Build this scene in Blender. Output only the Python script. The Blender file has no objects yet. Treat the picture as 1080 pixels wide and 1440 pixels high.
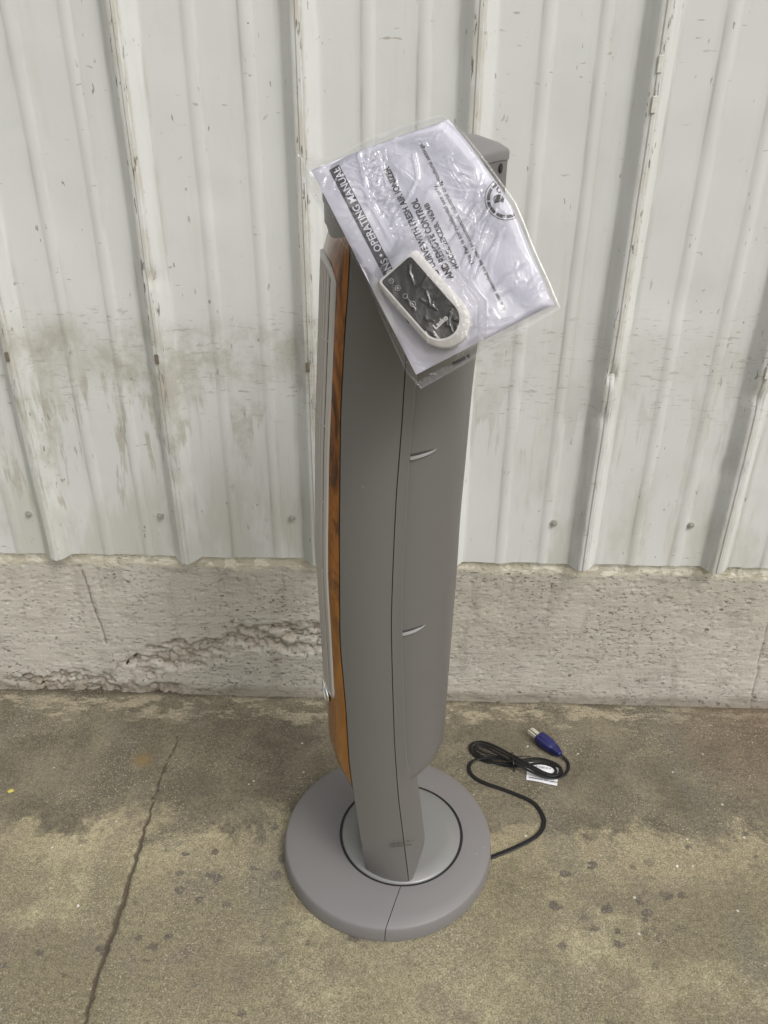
import bpy, bmesh, math, random
import numpy as np
from mathutils import Vector, Matrix, noise as mnoise

S = bpy.context.scene
COL = S.collection
random.seed(7)
rng = np.random.default_rng(7)

# ------------------------------------------------------------------ camera
CAM_H = 1.134
FPX = 1086.07                       # focal length in pixels of the 1080x1440 photograph
pit, yaw, rol = map(math.radians, (27.904, -1.263, 0.5107))
fw = Vector((math.sin(yaw) * math.cos(pit), math.cos(yaw) * math.cos(pit), -math.sin(pit)))
r0 = Vector((math.cos(yaw), -math.sin(yaw), 0)); u0 = r0.cross(fw)
rt = r0 * math.cos(rol) + u0 * math.sin(rol)
up = -r0 * math.sin(rol) + u0 * math.cos(rol)
cam = bpy.data.cameras.new('camera'); camo = bpy.data.objects.new('camera', cam); COL.objects.link(camo)
M = Matrix((( rt.x, up.x, -fw.x, 0), (rt.y, up.y, -fw.y, 0), (rt.z, up.z, -fw.z, CAM_H), (0, 0, 0, 1)))
camo.matrix_world = M
cam.sensor_fit = 'VERTICAL'; cam.sensor_height = 36; cam.lens = 36 * FPX / 1440
cam.clip_start = 0.02; cam.clip_end = 300
S.camera = camo

# ------------------------------------------------------------------ light
SUN_EL, SUN_AZ = math.radians(50), math.radians(138)     # azimuth clockwise from +Y: behind the camera, to the right
w = bpy.data.worlds.new('World'); S.world = w; w.use_nodes = True
nt = w.node_tree; nt.nodes.clear()
sky = nt.nodes.new('ShaderNodeTexSky'); sky.sky_type = 'NISHITA'; sky.sun_disc = False
sky.sun_elevation = SUN_EL; sky.sun_rotation = SUN_AZ; sky.air_density = 1.6; sky.dust_density = 6.0; sky.ozone_density = 1.0
hs = nt.nodes.new('ShaderNodeHueSaturation'); hs.inputs['Saturation'].default_value = 0.22
bg = nt.nodes.new('ShaderNodeBackground'); bg.inputs['Strength'].default_value = 0.142
wo = nt.nodes.new('ShaderNodeOutputWorld')
nt.links.new(sky.outputs[0], hs.inputs['Color']); nt.links.new(hs.outputs[0], bg.inputs['Color']); nt.links.new(bg.outputs[0], wo.inputs[0])
sun = bpy.data.lights.new('sun', 'SUN'); suno = bpy.data.objects.new('sun', sun); COL.objects.link(suno)
sun.energy = 0.62; sun.angle = math.radians(14); sun.color = (1.0, 0.975, 0.94)
sd = Vector((math.sin(SUN_AZ) * math.cos(SUN_EL), math.cos(SUN_AZ) * math.cos(SUN_EL), math.sin(SUN_EL)))
suno.rotation_euler = sd.to_track_quat('Z', 'Y').to_euler(); suno.location = (1, -3, 4)
S.view_settings.view_transform = 'Standard'; S.view_settings.look = 'None'
S.view_settings.exposure = 0.15; S.view_settings.gamma = 1; S.view_settings.use_curve_mapping = False
S.cycles.max_bounces = 8; S.cycles.transparent_max_bounces = 16

# ------------------------------------------------------------------ helpers
CO = Vector((0, 0, CAM_H))
def ray(px, py): return fw + rt * ((px - 540) / FPX) - up * ((py - 720) / FPX)
def ground_at(px, py, z=0.0):
    d = ray(px, py); return CO + d * ((z - CAM_H) / d.z)
def wall_at(px, py, Y):
    d = ray(px, py); return CO + d * (Y / d.y)

def tag(o, label=None, cat=None, group=None, kind=None):
    if label: o['label'] = label
    if cat: o['category'] = cat
    if group: o['group'] = group
    if kind: o['kind'] = kind
    return o
def empty(name, loc=(0, 0, 0), rot=None):
    o = bpy.data.objects.new(name, None); COL.objects.link(o); o.location = loc
    if rot is not None: o.rotation_euler = rot
    o.empty_display_size = 0.05
    return o
def mesh_obj(name, V, F, mat, parent=None, smooth=True, loc=None, angle=None):
    me = bpy.data.meshes.new(name)
    me.from_pydata([tuple(map(float, v)) for v in V], [], [tuple(map(int, f)) for f in F]); me.update()
    return finish(name, me, mat, parent, smooth, loc, angle)
def finish(name, me, mat, parent=None, smooth=True, loc=None, angle=None):
    if mat: me.materials.append(mat)
    if angle is not None:
        me.shade_smooth(); me.set_sharp_from_angle(angle=math.radians(angle))
    elif smooth: me.shade_smooth()
    o = bpy.data.objects.new(name, me); COL.objects.link(o)
    if parent is not None:
        o.parent = parent
    if loc is not None: o.location = loc
    return o
def from_bm(name, bm, mat, parent=None, smooth=False, loc=None, angle=None):
    me = bpy.data.meshes.new(name); bm.normal_update(); bm.to_mesh(me); bm.free()
    return finish(name, me, mat, parent, smooth, loc, angle)
def grid_faces(n, m, wrap=False):
    F = []
    for i in range(n - 1):
        for j in range(m if wrap else m - 1):
            j2 = (j + 1) % m
            F.append((i * m + j, i * m + j2, (i + 1) * m + j2, (i + 1) * m + j))
    return F
def loft(name, rings, mat, parent=None, cap=True, angle=40):
    """closed rings, bottom to top"""
    n, m = len(rings), len(rings[0])
    V = [p for r in rings for p in r]
    F = grid_faces(n, m, True)
    if cap:
        F.append(tuple(range(m - 1, -1, -1))); F.append(tuple((n - 1) * m + j for j in range(m)))
    me = bpy.data.meshes.new(name); me.from_pydata([tuple(map(float, v)) for v in V], [], F); me.update()
    bm = bmesh.new(); bm.from_mesh(me); bmesh.ops.recalc_face_normals(bm, faces=bm.faces); bm.to_mesh(me); bm.free()
    return finish(name, me, mat, parent, True, None, angle)
def box_bm(bm, c, s, rot=None):
    m = Matrix.Translation(c) @ (rot or Matrix()) @ Matrix.Diagonal((s[0], s[1], s[2], 1))
    return bmesh.ops.create_cube(bm, size=1, matrix=m)['verts']
def catmull(P, n=10, closed=False):
    P = [Vector(p) for p in P]; out = []
    N = len(P)
    for i in range(N if closed else N - 1):
        if closed: a, b, c, d = P[i - 1], P[i], P[(i + 1) % N], P[(i + 2) % N]
        else: a, b, c, d = P[max(i - 1, 0)], P[i], P[i + 1], P[min(i + 2, N - 1)]
        for k in range(n):
            t = k / n
            out.append(0.5 * ((2 * b) + (c - a) * t + (2 * a - 5 * b + 4 * c - d) * t * t + (3 * b - a - 3 * c + d) * t ** 3))
    if not closed: out.append(P[-1])
    return out
def sweep(name, path, section, mat, parent=None, closed=False, up_v=Vector((0, 0, 1)), scale=None, angle=50):
    rings = []
    N = len(path)
    for i, p in enumerate(path):
        a = path[i - 1] if (i > 0 or closed) else path[i]; b = path[(i + 1) % N] if (i < N - 1 or closed) else path[i]
        t = (b - a).normalized(); s = t.cross(up_v)
        s = s.normalized() if s.length > 1e-4 else Vector((1, 0, 0)); v = s.cross(t)
        k = scale[i] if scale else 1
        rings.append([p + s * (x * k) + v * (y * k) for x, y in section])
    if closed: rings.append(rings[0])
    return loft(name, rings, mat, parent, cap=not closed, angle=angle)
def circle(r, n=10): return [(r * math.cos(2 * math.pi * i / n), r * math.sin(2 * math.pi * i / n)) for i in range(n)]
def sm_interp(tab, lo, hi, sig=0.02, add=0.):
    """table (z, value) -> smooth callable"""
    tab = sorted(tab); zs = np.array([t[0] for t in tab]); vs = np.array([t[1] for t in tab]) + add
    g = np.linspace(lo - .1, hi + .1, 900)
    v = np.interp(g, zs, vs)
    k = int(sig / (g[1] - g[0])); ker = np.exp(-0.5 * (np.arange(-3 * k, 3 * k + 1) / max(k, 1)) ** 2); ker /= ker.sum()
    v = np.convolve(np.pad(v, 3 * k, mode='edge'), ker, 'valid')
    return lambda z: float(np.interp(z, g, v))

# ---- numpy value noise
_perm = rng.random((256, 256))
def vnoise(x, y):
    xi = np.floor(x).astype(int); yi = np.floor(y).astype(int); fx = x - xi; fy = y - yi
    fx = fx * fx * (3 - 2 * fx); fy = fy * fy * (3 - 2 * fy)
    g = lambda a, b: _perm[a % 256, b % 256]
    return (g(xi, yi) * (1 - fx) + g(xi + 1, yi) * fx) * (1 - fy) + (g(xi, yi + 1) * (1 - fx) + g(xi + 1, yi + 1) * fx) * fy
def fbm(x, y, o=4):
    s = 0; a = 1; t = 0
    for i in range(o): s = s + a * vnoise(x * 2 ** i + 17 * i, y * 2 ** i + 31 * i); t += a; a *= .5
    return s / t
def worley(x, y):
    """returns F1, F2, random id value, vector to the nearest point"""
    xi = np.floor(x).astype(int); yi = np.floor(y).astype(int)
    F1 = np.full(x.shape, 9.); F2 = np.full(x.shape, 9.); ID = np.zeros(x.shape); DX = np.zeros(x.shape); DY = np.zeros(x.shape)
    for a in (-1, 0, 1):
        for b in (-1, 0, 1):
            cx, cy = xi + a, yi + b
            px = cx + _perm[cx % 256, cy % 256]; py = cy + _perm[(cx + 91) % 256, (cy + 37) % 256]
            d = np.hypot(px - x, py - y); idv = _perm[(cx + 13) % 256, (cy + 71) % 256]
            m = d < F1
            F2 = np.where(m, F1, np.minimum(F2, d)); DX = np.where(m, x - px, DX); DY = np.where(m, y - py, DY)
            ID = np.where(m, idv, ID); F1 = np.where(m, d, F1)
    return F1, F2, ID, DX, DY
def sstep(a, b, x):
    t = np.clip((x - a) / (b - a), 0, 1); return t * t * (3 - 2 * t)
def seg_dist(x, y, pts):
    best = np.full(x.shape, 9.)
    for (ax, ay), (bx, by) in zip(pts[:-1], pts[1:]):
        dx, dy = bx - ax, by - ay
        t = np.clip(((x - ax) * dx + (y - ay) * dy) / (dx * dx + dy * dy), 0, 1)
        best = np.minimum(best, np.hypot(x - ax - t * dx, y - ay - t * dy))
    return best
def np_mesh(name, V, n, m, mat, attrs=None, parent=None, smooth=True, extra=None):
    V = V.reshape(-1, 3); nv = len(V)
    i, j = np.meshgrid(np.arange(n - 1), np.arange(m - 1), indexing='ij')
    a = (i * m + j).ravel(); F = np.stack([a, a + 1, a + m + 1, a + m], 1)
    if extra is not None: F = F[extra]
    me = bpy.data.meshes.new(name); me.vertices.add(nv); me.vertices.foreach_set('co', V.astype(np.float32).ravel())
    nf = len(F); me.loops.add(nf * 4); me.loops.foreach_set('vertex_index', F.astype(np.int32).ravel())
    me.polygons.add(nf); me.polygons.foreach_set('loop_start', np.arange(0, nf * 4, 4, dtype=np.int32))
    me.polygons.foreach_set('loop_total', np.full(nf, 4, dtype=np.int32))
    me.update(calc_edges=True); me.validate()
    for k, v in (attrs or {}).items():
        at = me.attributes.new(k, 'FLOAT', 'POINT'); at.data.foreach_set('value', v.astype(np.float32).ravel())
    return finish(name, me, mat, parent, smooth)

# ------------------------------------------------------------------ material helpers
class NT:
    def __init__(s, name):
        s.m = bpy.data.materials.new(name); s.m.use_nodes = True; s.t = s.m.node_tree
        s.b = s.t.nodes['Principled BSDF']; s.out = s.t.nodes['Material Output']
        s.geo = None
    def n(s, typ, **kw):
        nd = s.t.nodes.new(typ)
        for k, v in kw.items(): setattr(nd, k, v)
        return nd
    def l(s, a, b): s.t.links.new(a, b)
    def pos(s):
        if not s.geo: s.geo = s.n('ShaderNodeNewGeometry')
        return s.geo.outputs['Position']
    def obj(s): return s.n('ShaderNodeTexCoord').outputs['Object']
    def mapv(s, v, scale=(1, 1, 1), loc=(0, 0, 0), rot=(0, 0, 0)):
        mp = s.n('ShaderNodeMapping'); mp.inputs['Scale'].default_value = scale; mp.inputs['Location'].default_value = loc
        mp.inputs['Rotation'].default_value = rot; s.l(v, mp.inputs[0]); return mp.outputs[0]
    def noise(s, v, scale, detail=4, rough=.55, dist=0):
        nd = s.n('ShaderNodeTexNoise'); s.l(v, nd.inputs['Vector']); nd.inputs['Scale'].default_value = scale
        nd.inputs['Detail'].default_value = detail; nd.inputs['Roughness'].default_value = rough; nd.inputs['Distortion'].default_value = dist
        return nd.outputs['Fac']
    def vor(s, v, scale, feature='F1', out='Distance', rand=1):
        nd = s.n('ShaderNodeTexVoronoi', feature=feature); s.l(v, nd.inputs['Vector']); nd.inputs['Scale'].default_value = scale
        nd.inputs['Randomness'].default_value = rand
        return nd.outputs[out]
    def ramp(s, f, a, b, lo=0., hi=1.):
        mr = s.n('ShaderNodeMapRange', interpolation_type='SMOOTHSTEP'); s.l(f, mr.inputs[0])
        mr.inputs[1].default_value = a; mr.inputs[2].default_value = b; mr.inputs[3].default_value = lo; mr.inputs[4].default_value = hi
        return mr.outputs[0]
    def math(s, op, a, b=None, c=None):
        nd = s.n('ShaderNodeMath', operation=op)
        for i, v in enumerate((a, b, c)):
            if v is None: continue
            if isinstance(v, (int, float)): nd.inputs[i].default_value = v
            else: s.l(v, nd.inputs[i])
        return nd.outputs[0]
    def mix(s, f, a, b, blend='MIX'):
        nd = s.n('ShaderNodeMix', data_type='RGBA', blend_type=blend)
        for i, v in ((0, f), (6, a), (7, b)):
            if isinstance(v, (int, float)): nd.inputs[i].default_value = v
            elif isinstance(v, tuple): nd.inputs[i].default_value = (*v, 1) if len(v) == 3 else v
            else: s.l(v, nd.inputs[i])
        return nd.outputs[2]
    def sep(s, v):
        nd = s.n('ShaderNodeSeparateXYZ'); s.l(v, nd.inputs[0]); return nd.outputs
    def attr(s, name): return s.n('ShaderNodeAttribute', attribute_name=name).outputs['Fac']
    def bump(s, h, strength=.3, dist=.002, prev=None):
        nd = s.n('ShaderNodeBump'); nd.inputs['Strength'].default_value = strength; nd.inputs['Distance'].default_value = dist
        s.l(h, nd.inputs['Height'])
        if prev: s.l(prev, nd.inputs['Normal'])
        return nd.outputs[0]
    def set(s, **kw):
        for k, v in kw.items():
            i = s.b.inputs[k.replace('_', ' ')]
            if isinstance(v, (int, float)): i.default_value = v
            elif isinstance(v, tuple): i.default_value = (*v, 1) if len(v) == 3 else v
            else: s.l(v, i)
        return s.m

def simple(name, col, rough=.5, metal=0., var=.06, scale=30, bump=0., spec=.5, coat=0.):
    k = NT(name); v = k.obj()
    f = k.noise(v, scale, 3)
    c2 = tuple(min(1, c * (1 + var)) for c in col); c1 = tuple(c * (1 - var) for c in col)
    k.set(Base_Color=k.mix(f, c1, c2), Roughness=k.ramp(f, .2, .8, rough * .9, min(1, rough * 1.1)), Metallic=metal, Specular_IOR_Level=spec, Coat_Weight=coat)
    if bump: k.set(Normal=k.bump(k.noise(v, scale * 14, 2), bump, .0006))
    return k.m

# ---- ground
def mat_ground():
    k = NT('floor_concrete'); P = k.pos(); x, y, z = k.sep(P)
    big = k.noise(P, 2.2, 4, .6); mid = k.noise(P, 9, 5, .65, .3); fine = k.noise(P, 120, 4, .7); grit = k.noise(P, 420, 2, .6)
    olive = k.mix(k.ramp(big, .35, .66), (.182, .160, .108), (.275, .247, .168))
    olive = k.mix(k.ramp(mid, .45, .72), olive, (.175, .148, .112))
    olive = k.mix(k.math('MULTIPLY', k.ramp(k.noise(k.mapv(P, loc=(3, 5, 0)), 5, 5, .68), .50, .68), .65), olive, (.37, .335, .225))
    dark = k.mix(k.ramp(mid, .35, .7), (.122, .106, .078), (.188, .166, .120))
    # damp dirty band along the wall, ragged edge about 0.32 m out
    yy = k.math('ADD', y, k.math('MULTIPLY', k.math('SUBTRACT', k.noise(P, 7, 5, .7, .6), .5), .34))
    yy = k.math('ADD', yy, k.math('MULTIPLY', k.math('SUBTRACT', k.noise(k.mapv(P, loc=(9, 1, 0)), 45, 4, .7), .5), .11))
    band = k.ramp(yy, .920, .965)
    pale = k.math('MULTIPLY', k.ramp(yy, .84, .90), k.ramp(yy, .99, .945))
    c = k.mix(k.math('MULTIPLY', pale, .32), olive, (.36, .315, .21))
    c = k.mix(band, c, dark)
    # pale strip right at the wall foot, ragged
    foot = k.math('MULTIPLY', k.ramp(k.math('ADD', y, k.math('MULTIPLY', k.noise(k.mapv(P, (1, 3, 1)), 9, 5, .7), .16)), 1.275, 1.305), k.ramp(k.noise(k.mapv(P, (1, 2.2, 1)), 14, 4, .7), .47, .58))
    c = k.mix(k.math('MULTIPLY', foot, .75), c, (.34, .30, .22))
    seam = k.ramp(k.math('ADD', y, k.math('MULTIPLY', k.noise(P, 30, 3), .02)), 1.276, 1.292)
    c = k.mix(k.math('MULTIPLY', seam, .75), c, (.07, .06, .045))
    # warm brown patch far right
    rb = k.math('MULTIPLY', k.ramp(k.math('ADD', x, k.math('MULTIPLY', mid, .3)), .62, .95), k.ramp(y, .98, 1.15))
    c = k.mix(k.math('MULTIPLY', rb, .6), c, (.15, .105, .075))
    # dark drops
    dv = k.mapv(P, (1, 1.25, 1), (.4, .2, 0)); wob = k.noise(P, 60, 3)
    sp = k.math('ADD', k.vor(dv, 26), k.math('MULTIPLY', k.math('SUBTRACT', wob, .5), .45)); sp = k.math('ADD', sp, k.ramp(k.noise(P, 19, 2), .35, .65, -.06, .14))
    gate = k.ramp(k.noise(k.mapv(P, loc=(2, 7, 0)), 4.5, 2), .42, .54)
    drops = k.math('MULTIPLY', k.ramp(sp, .27, .19), k.math('MULTIPLY', gate, k.ramp(yy, .965, .93)))
    c = k.mix(k.math('MULTIPLY', drops, .75), c, (.095, .082, .072))
    blot = k.math('MULTIPLY', k.ramp(k.noise(k.mapv(P, loc=(11, 3, 0)), 6.5, 6, .68, .8), .60, .66), k.ramp(yy, .97, .93))
    c = k.mix(k.math('MULTIPLY', blot, .6), c, (.12, .108, .094))
    tire = k.math('MULTIPLY', k.ramp(k.noise(k.mapv(P, (1.6, .55, 1), (0, 0, 0), (0, 0, .3)), 5, 3), .55, .68), .4)
    c = k.mix(tire, c, (.145, .135, .115))
    # sand grain and pale chips
    c = k.mix(1.0, c, k.mix(k.ramp(fine, .25, .75), (.38, .38, .38), (.63, .63, .62)), 'OVERLAY')
    c = k.mix(.75, c, k.mix(k.ramp(grit, .3, .7), (.28, .28, .27), (.74, .73, .70)), 'OVERLAY')
    chips = k.math('MULTIPLY', k.ramp(k.noise(P, 260, 2, .5), .60, .68), k.ramp(k.noise(P, 8, 3, .6), .38, .62))
    c = k.mix(k.math('MULTIPLY', chips, .6), c, (.50, .47, .37))
    pits = k.ramp(k.noise(k.mapv(P, loc=(5, 5, 0)), 170, 2, .5), .33, .26)
    c = k.mix(k.math('MULTIPLY', pits, .5), c, (.07, .062, .05))
    rare = k.ramp(k.vor(k.mapv(P, loc=(1.3, .1, 0)), 16), .045, .03)
    c = k.mix(k.math('MULTIPLY', rare, .7), c, (.62, .60, .52))
    # small rust stain
    dx = k.math('SUBTRACT', x, -.49); dy = k.math('SUBTRACT', y, 1.088)
    rr = k.math('ADD', k.math('SQRT', k.math('ADD', k.math('MULTIPLY', dx, dx), k.math('MULTIPLY', dy, dy))), k.math('MULTIPLY', k.math('SUBTRACT', mid, .5), .05))
    c = k.mix(k.ramp(rr, .028, -.004, 0, .6), c, (.24, .16, .06))
    cr = k.attr('crack')
    c = k.mix(k.ramp(cr, .05, .7, 0, .85), c, (.075, .058, .042))
    h = k.math('ADD', k.math('MULTIPLY', fine, .8), k.math('MULTIPLY', grit, .5)); h = k.math('ADD', h, k.math('MULTIPLY', mid, 1.2))
    h = k.math('SUBTRACT', h, k.math('MULTIPLY', pits, .6))
    return k.set(Base_Color=c, Roughness=k.ramp(mid, .3, .7, .95, .78), Normal=k.bump(h, .65, .0022), Specular_IOR_Level=.3)

def mat_plinth():
    k = NT('footing_concrete'); P = k.pos(); x, y, z = k.sep(P)
    st = k.noise(k.mapv(P, (1, 1, 6)), 14, 6, .7); mid = k.noise(P, 6, 5, .6); big = k.noise(k.mapv(P, loc=(4, 4, 4)), 2.4, 3)
    c = k.mix(k.ramp(big, .35, .65), (.43, .408, .35), (.51, .488, .43))
    c = k.mix(k.ramp(st, .48, .74, 0, .65), c, (.24, .215, .18))
    c = k.mix(k.ramp(mid, .5, .72, 0, .45), c, (.31, .275, .235))
    streak = k.ramp(k.noise(k.mapv(P, (6, 1, .8)), 6, 3), .56, .72)
    c = k.mix(k.math('MULTIPLY', streak, .3), c, (.22, .20, .17))
    pv = k.mapv(P, (1, 1, 1.9)); pit = k.noise(pv, 115, 3, .6)
    pits = k.math('MULTIPLY', k.ramp(pit, .41, .33), k.ramp(k.noise(P, 5, 5, .75), .40, .60))
    c = k.mix(k.math('MULTIPLY', pits, .7), c, (.11, .095, .075))
    big_p = k.ramp(k.math('ADD', k.vor(k.mapv(P, (1, 1, 1.3), (.3, 0, .2)), 15), k.math('MULTIPLY', k.noise(P, 90, 2), .08)), .115, .085)
    c = k.mix(k.math('MULTIPLY', big_p, .6), c, (.08, .06, .045))
    # crumbly mortar at the top
    zz = k.math('ADD', z, k.math('MULTIPLY', k.math('SUBTRACT', k.noise(k.mapv(P, (1, 1, 1.6)), 11, 5, .7), .5), .05))
    c = k.mix(k.ramp(zz, .318, .330, 0, .6), c, (.60, .56, .43))
    c = k.mix(k.math('MULTIPLY', k.ramp(zz, .322, .334), k.ramp(k.noise(P, 40, 3), .46, .58)), c, (.72, .69, .58))
    # grime at the floor line
    c = k.mix(k.ramp(k.math('ADD', z, k.math('MULTIPLY', k.noise(P, 12, 4, .7), .05)), .06, .028, 0, .7), c, (.16, .135, .10))
    sl = k.attr('spall')
    c = k.mix(k.math('MULTIPLY', sl, k.ramp(k.noise(P, 35, 4, .7), .3, .7, .1, .8)), c, (.33, .28, .22))
    c = k.mix(k.ramp(k.attr('crack'), .1, .6, 0, .75), c, (.09, .075, .06))
    c = k.mix(.5, c, k.mix(k.noise(P, 300, 3, .7), (.3, .3, .3), (.7, .7, .7)), 'OVERLAY')
    h = k.math('ADD', k.math('MULTIPLY', k.noise(P, 260, 3, .7), .6), k.math('MULTIPLY', st, 1.2))
    h = k.math('SUBTRACT', h, k.math('MULTIPLY', k.math('MAXIMUM', pits, big_p), 1.5))
    return k.set(Base_Color=c, Roughness=.92, Normal=k.bump(h, .7, .0028), Specular_IOR_Level=.25)

def mat_siding():
    k = NT('painted_siding'); P = k.pos(); x, y, z = k.sep(P)
    lo = k.noise(P, 2.5, 3); mid = k.noise(P, 11, 4, .6)
    c = k.mix(lo, (.560, .570, .552), (.625, .634, .618))
    c = k.mix(k.ramp(mid, .5, .8, 0, .35), c, (.49, .505, .48))
    # dull fading below the old splash line and soiled band with drips
    edge = k.math('ADD', z, k.math('MULTIPLY', k.math('SUBTRACT', k.noise(k.mapv(P, (1, 1, .5)), 5, 4, .6), .5), .10))
    drip = k.noise(k.mapv(P, (1, 1, .14)), 26, 4, .65)
    band_lo = k.math('SUBTRACT', .715, k.math('MULTIPLY', k.ramp(drip, .40, .70), .30))
    inb = k.math('MULTIPLY', k.ramp(k.math('SUBTRACT', z, band_lo), -.03, .035), k.ramp(edge, .83, .77))
    gate = k.ramp(k.noise(k.mapv(P, (1, 1, 1), (2.3, 0, 1.1)), 3.2, 4, .6), .28, .50)
    left = k.ramp(x, .40, -.15, .35, 1.)
    blo = k.ramp(k.noise(k.mapv(P, (1, 1, .8), (1, 0, 4)), 17, 5, .7), .34, .60, .12, 1.)
    amt = k.math('MULTIPLY', k.math('MULTIPLY', k.math('MULTIPLY', inb, gate), left), blo)
    c = k.mix(k.math('MULTIPLY', amt, .80), c, k.mix(k.noise(k.mapv(P, (1, 1, .5)), 55, 4, .75), (.24, .225, .18), (.52, .51, .45)))
    scr = k.noise(k.mapv(P, (1, 1, 5)), 34, 4, .75)
    c = k.mix(k.math('MULTIPLY', k.ramp(scr, .57, .66), k.math('MULTIPLY', k.ramp(edge, .86, .80), k.ramp(z, .60, .70, 0, .6))), c, (.32, .31, .26))
    # soft grey-green soiling low down
    low = k.math('MULTIPLY', k.ramp(z, .62, .44), k.ramp(k.noise(k.mapv(P, (1.5, 1, .5), (7, 0, 0)), 5, 5, .65), .45, .60))
    c = k.mix(k.math('MULTIPLY', low, .55), c, (.42, .425, .36))
    # ridge wear: beige primer, dark flecks
    rd = k.attr('ridge'); wv = k.mapv(P, (1, 1, .25)); wn = k.noise(wv, 60, 5, .7)
    upm = k.ramp(z, .55, .85, .25, 1.)
    c = k.mix(k.math('MULTIPLY', k.math('MULTIPLY', k.ramp(rd, .55, .9), k.ramp(wn, .42, .60)), k.math('MULTIPLY', upm, .6)), c, (.50, .46, .385))
    fl = k.math('MULTIPLY', k.ramp(rd, .25, .6), k.ramp(k.noise(k.mapv(P, (1, 1, .16), (3, 1, 2)), 170, 3, .65), .60, .66))
    c = k.mix(k.math('MULTIPLY', fl, k.math('MULTIPLY', upm, .85)), c, (.12, .105, .085))
    fl2 = k.math('MULTIPLY', rd, k.ramp(k.noise(k.mapv(P, (1, 1, .7), (1, 4, 2)), 150, 3, .6), .70, .76))
    c = k.mix(k.math('MULTIPLY', fl2, .8), c, (.10, .07, .05))
    # darker broken lines in the crooks of ribs and flutes
    ck = k.attr('crook')
    c = k.mix(k.math('MULTIPLY', ck, k.ramp(k.noise(k.mapv(P, (1, 1, .1)), 30, 4, .7), .44, .66, .0, .5)), c, (.24, .22, .17))
    # scattered scratches and flecks
    sv = k.mapv(P, (1, 1, .35), (0, 0, 0), (0, .5, 0)); s1 = k.noise(sv, 130, 2, .5)
    g2 = k.ramp(k.noise(k.mapv(P, (1, 1, 1), (6, 2, 3)), 14, 3), .47, .62)
    c = k.mix(k.math('MULTIPLY', k.ramp(s1, .695, .725), k.math('MULTIPLY', g2, .75)), c, (.20, .185, .15))
    sv2 = k.mapv(P, (.25, 1, 1), (0, 0, 0), (0, .25, 0)); s2 = k.noise(sv2, 170, 2, .5)
    c = k.mix(k.math('MULTIPLY', k.ramp(s2, .705, .73), k.math('MULTIPLY', g2, .6)), c, (.27, .25, .2))
    br = k.math('MULTIPLY', k.ramp(k.noise(k.mapv(P, (1, 1, .09), (5, 0, 0)), 22, 4, .7), .56, .70), k.ramp(z, .75, .6, .25, 1))
    c = k.mix(k.math('MULTIPLY', br, .5), c, (.40, .365, .28))
    dot = k.ramp(k.vor(k.mapv(P, loc=(.2, 0, .3)), 17), .035, .02)
    c = k.mix(k.math('MULTIPLY', dot, .7), c, (.13, .12, .10))
    h = k.math('ADD', k.math('MULTIPLY', k.noise(P, 3.2, 2), 6), k.math('MULTIPLY', k.noise(P, 60, 3), .18))
    return k.set(Base_Color=c, Roughness=k.ramp(mid, .3, .7, .42, .58), Normal=k.bump(h, .35, .004), Specular_IOR_Level=.4)

def mat_grey(name='grey_plastic', col=(.132, .127, .121)):
    k = NT(name); v = k.obj()
    f = k.noise(v, 7, 3); g = k.noise(v, 900, 2)
    c = k.mix(f, tuple(a * .96 for a in col), tuple(a * 1.05 for a in col))
    d = k.ramp(k.vor(v, 42), .045, .025)                                # tiny pale scuffs
    c = k.mix(k.math('MULTIPLY', d, k.ramp(k.noise(v, 9, 2), .55, .65, 0, .6)), c, (.5, .49, .47))
    return k.set(Base_Color=c, Roughness=k.ramp(k.noise(v, 3, 4), .35, .65, .36, .48), Normal=k.bump(g, .2, .0004), Specular_IOR_Level=.45)

def mat_wood():
    k = NT('walnut_burl'); v = k.obj()
    wv = k.mapv(v, (1, 1, .32)); n1 = k.noise(wv, 26, 5, .62, 2.2); n2 = k.noise(k.mapv(v, (1, 1, .2), (2, 2, 2)), 60, 4, .6, 1.5)
    zz = k.sep(v)[2]
    c = k.mix(k.ramp(n1, .36, .64), (.045, .012, .003), (.27, .090, .010))
    c = k.mix(k.ramp(n2, .5, .7, 0, .7), c, (.05, .016, .006))
    c = k.mix(k.math('MULTIPLY', k.ramp(zz, .75, .35), .6), c, (.33, .130, .013))
    return k.set(Base_Color=c, Roughness=.22, Specular_IOR_Level=.5, Coat_Weight=.4, Coat_Roughness=.12)

M_GROUND, M_PLINTH, M_SIDING, M_GREY, M_WOOD = mat_ground(), mat_plinth(), mat_siding(), mat_grey(), mat_wood()
M_BASE = mat_grey('base_plastic', (.180, .171, .170))
M_DISC = simple('disc_plastic', (.235, .235, .228), .30, .25, .03, 5)
M_BLACK = simple('black_gap', (.008, .008, .008), .7, 0, .2, 40)
M_GAP = simple('slot_shade', (.05, .048, .046), .7, 0, .2, 40)
M_RING = simple('dark_seam', (.015, .013, .014), .35, 0, .2, 40)
M_SILVER = simple('silver_plastic', (.47, .46, .435), .36, .3, .05, 20)
M_SLAT = simple('slat_silver', (.47, .45, .43), .40, .25, .06, 20)
M_CHROME = simple('chrome', (.75, .75, .74), .12, 1, .05, 20)
M_BRONZE = simple('steel_screw', (.46, .46, .43), .45, .6, .2, 200)
M_RUST = simple('rusty_clip', (.17, .14, .11), .8, .1, .4, 200)
M_CLIPW = simple('painted_clip', (.60, .59, .54), .5, 0, .2, 150)

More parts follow.
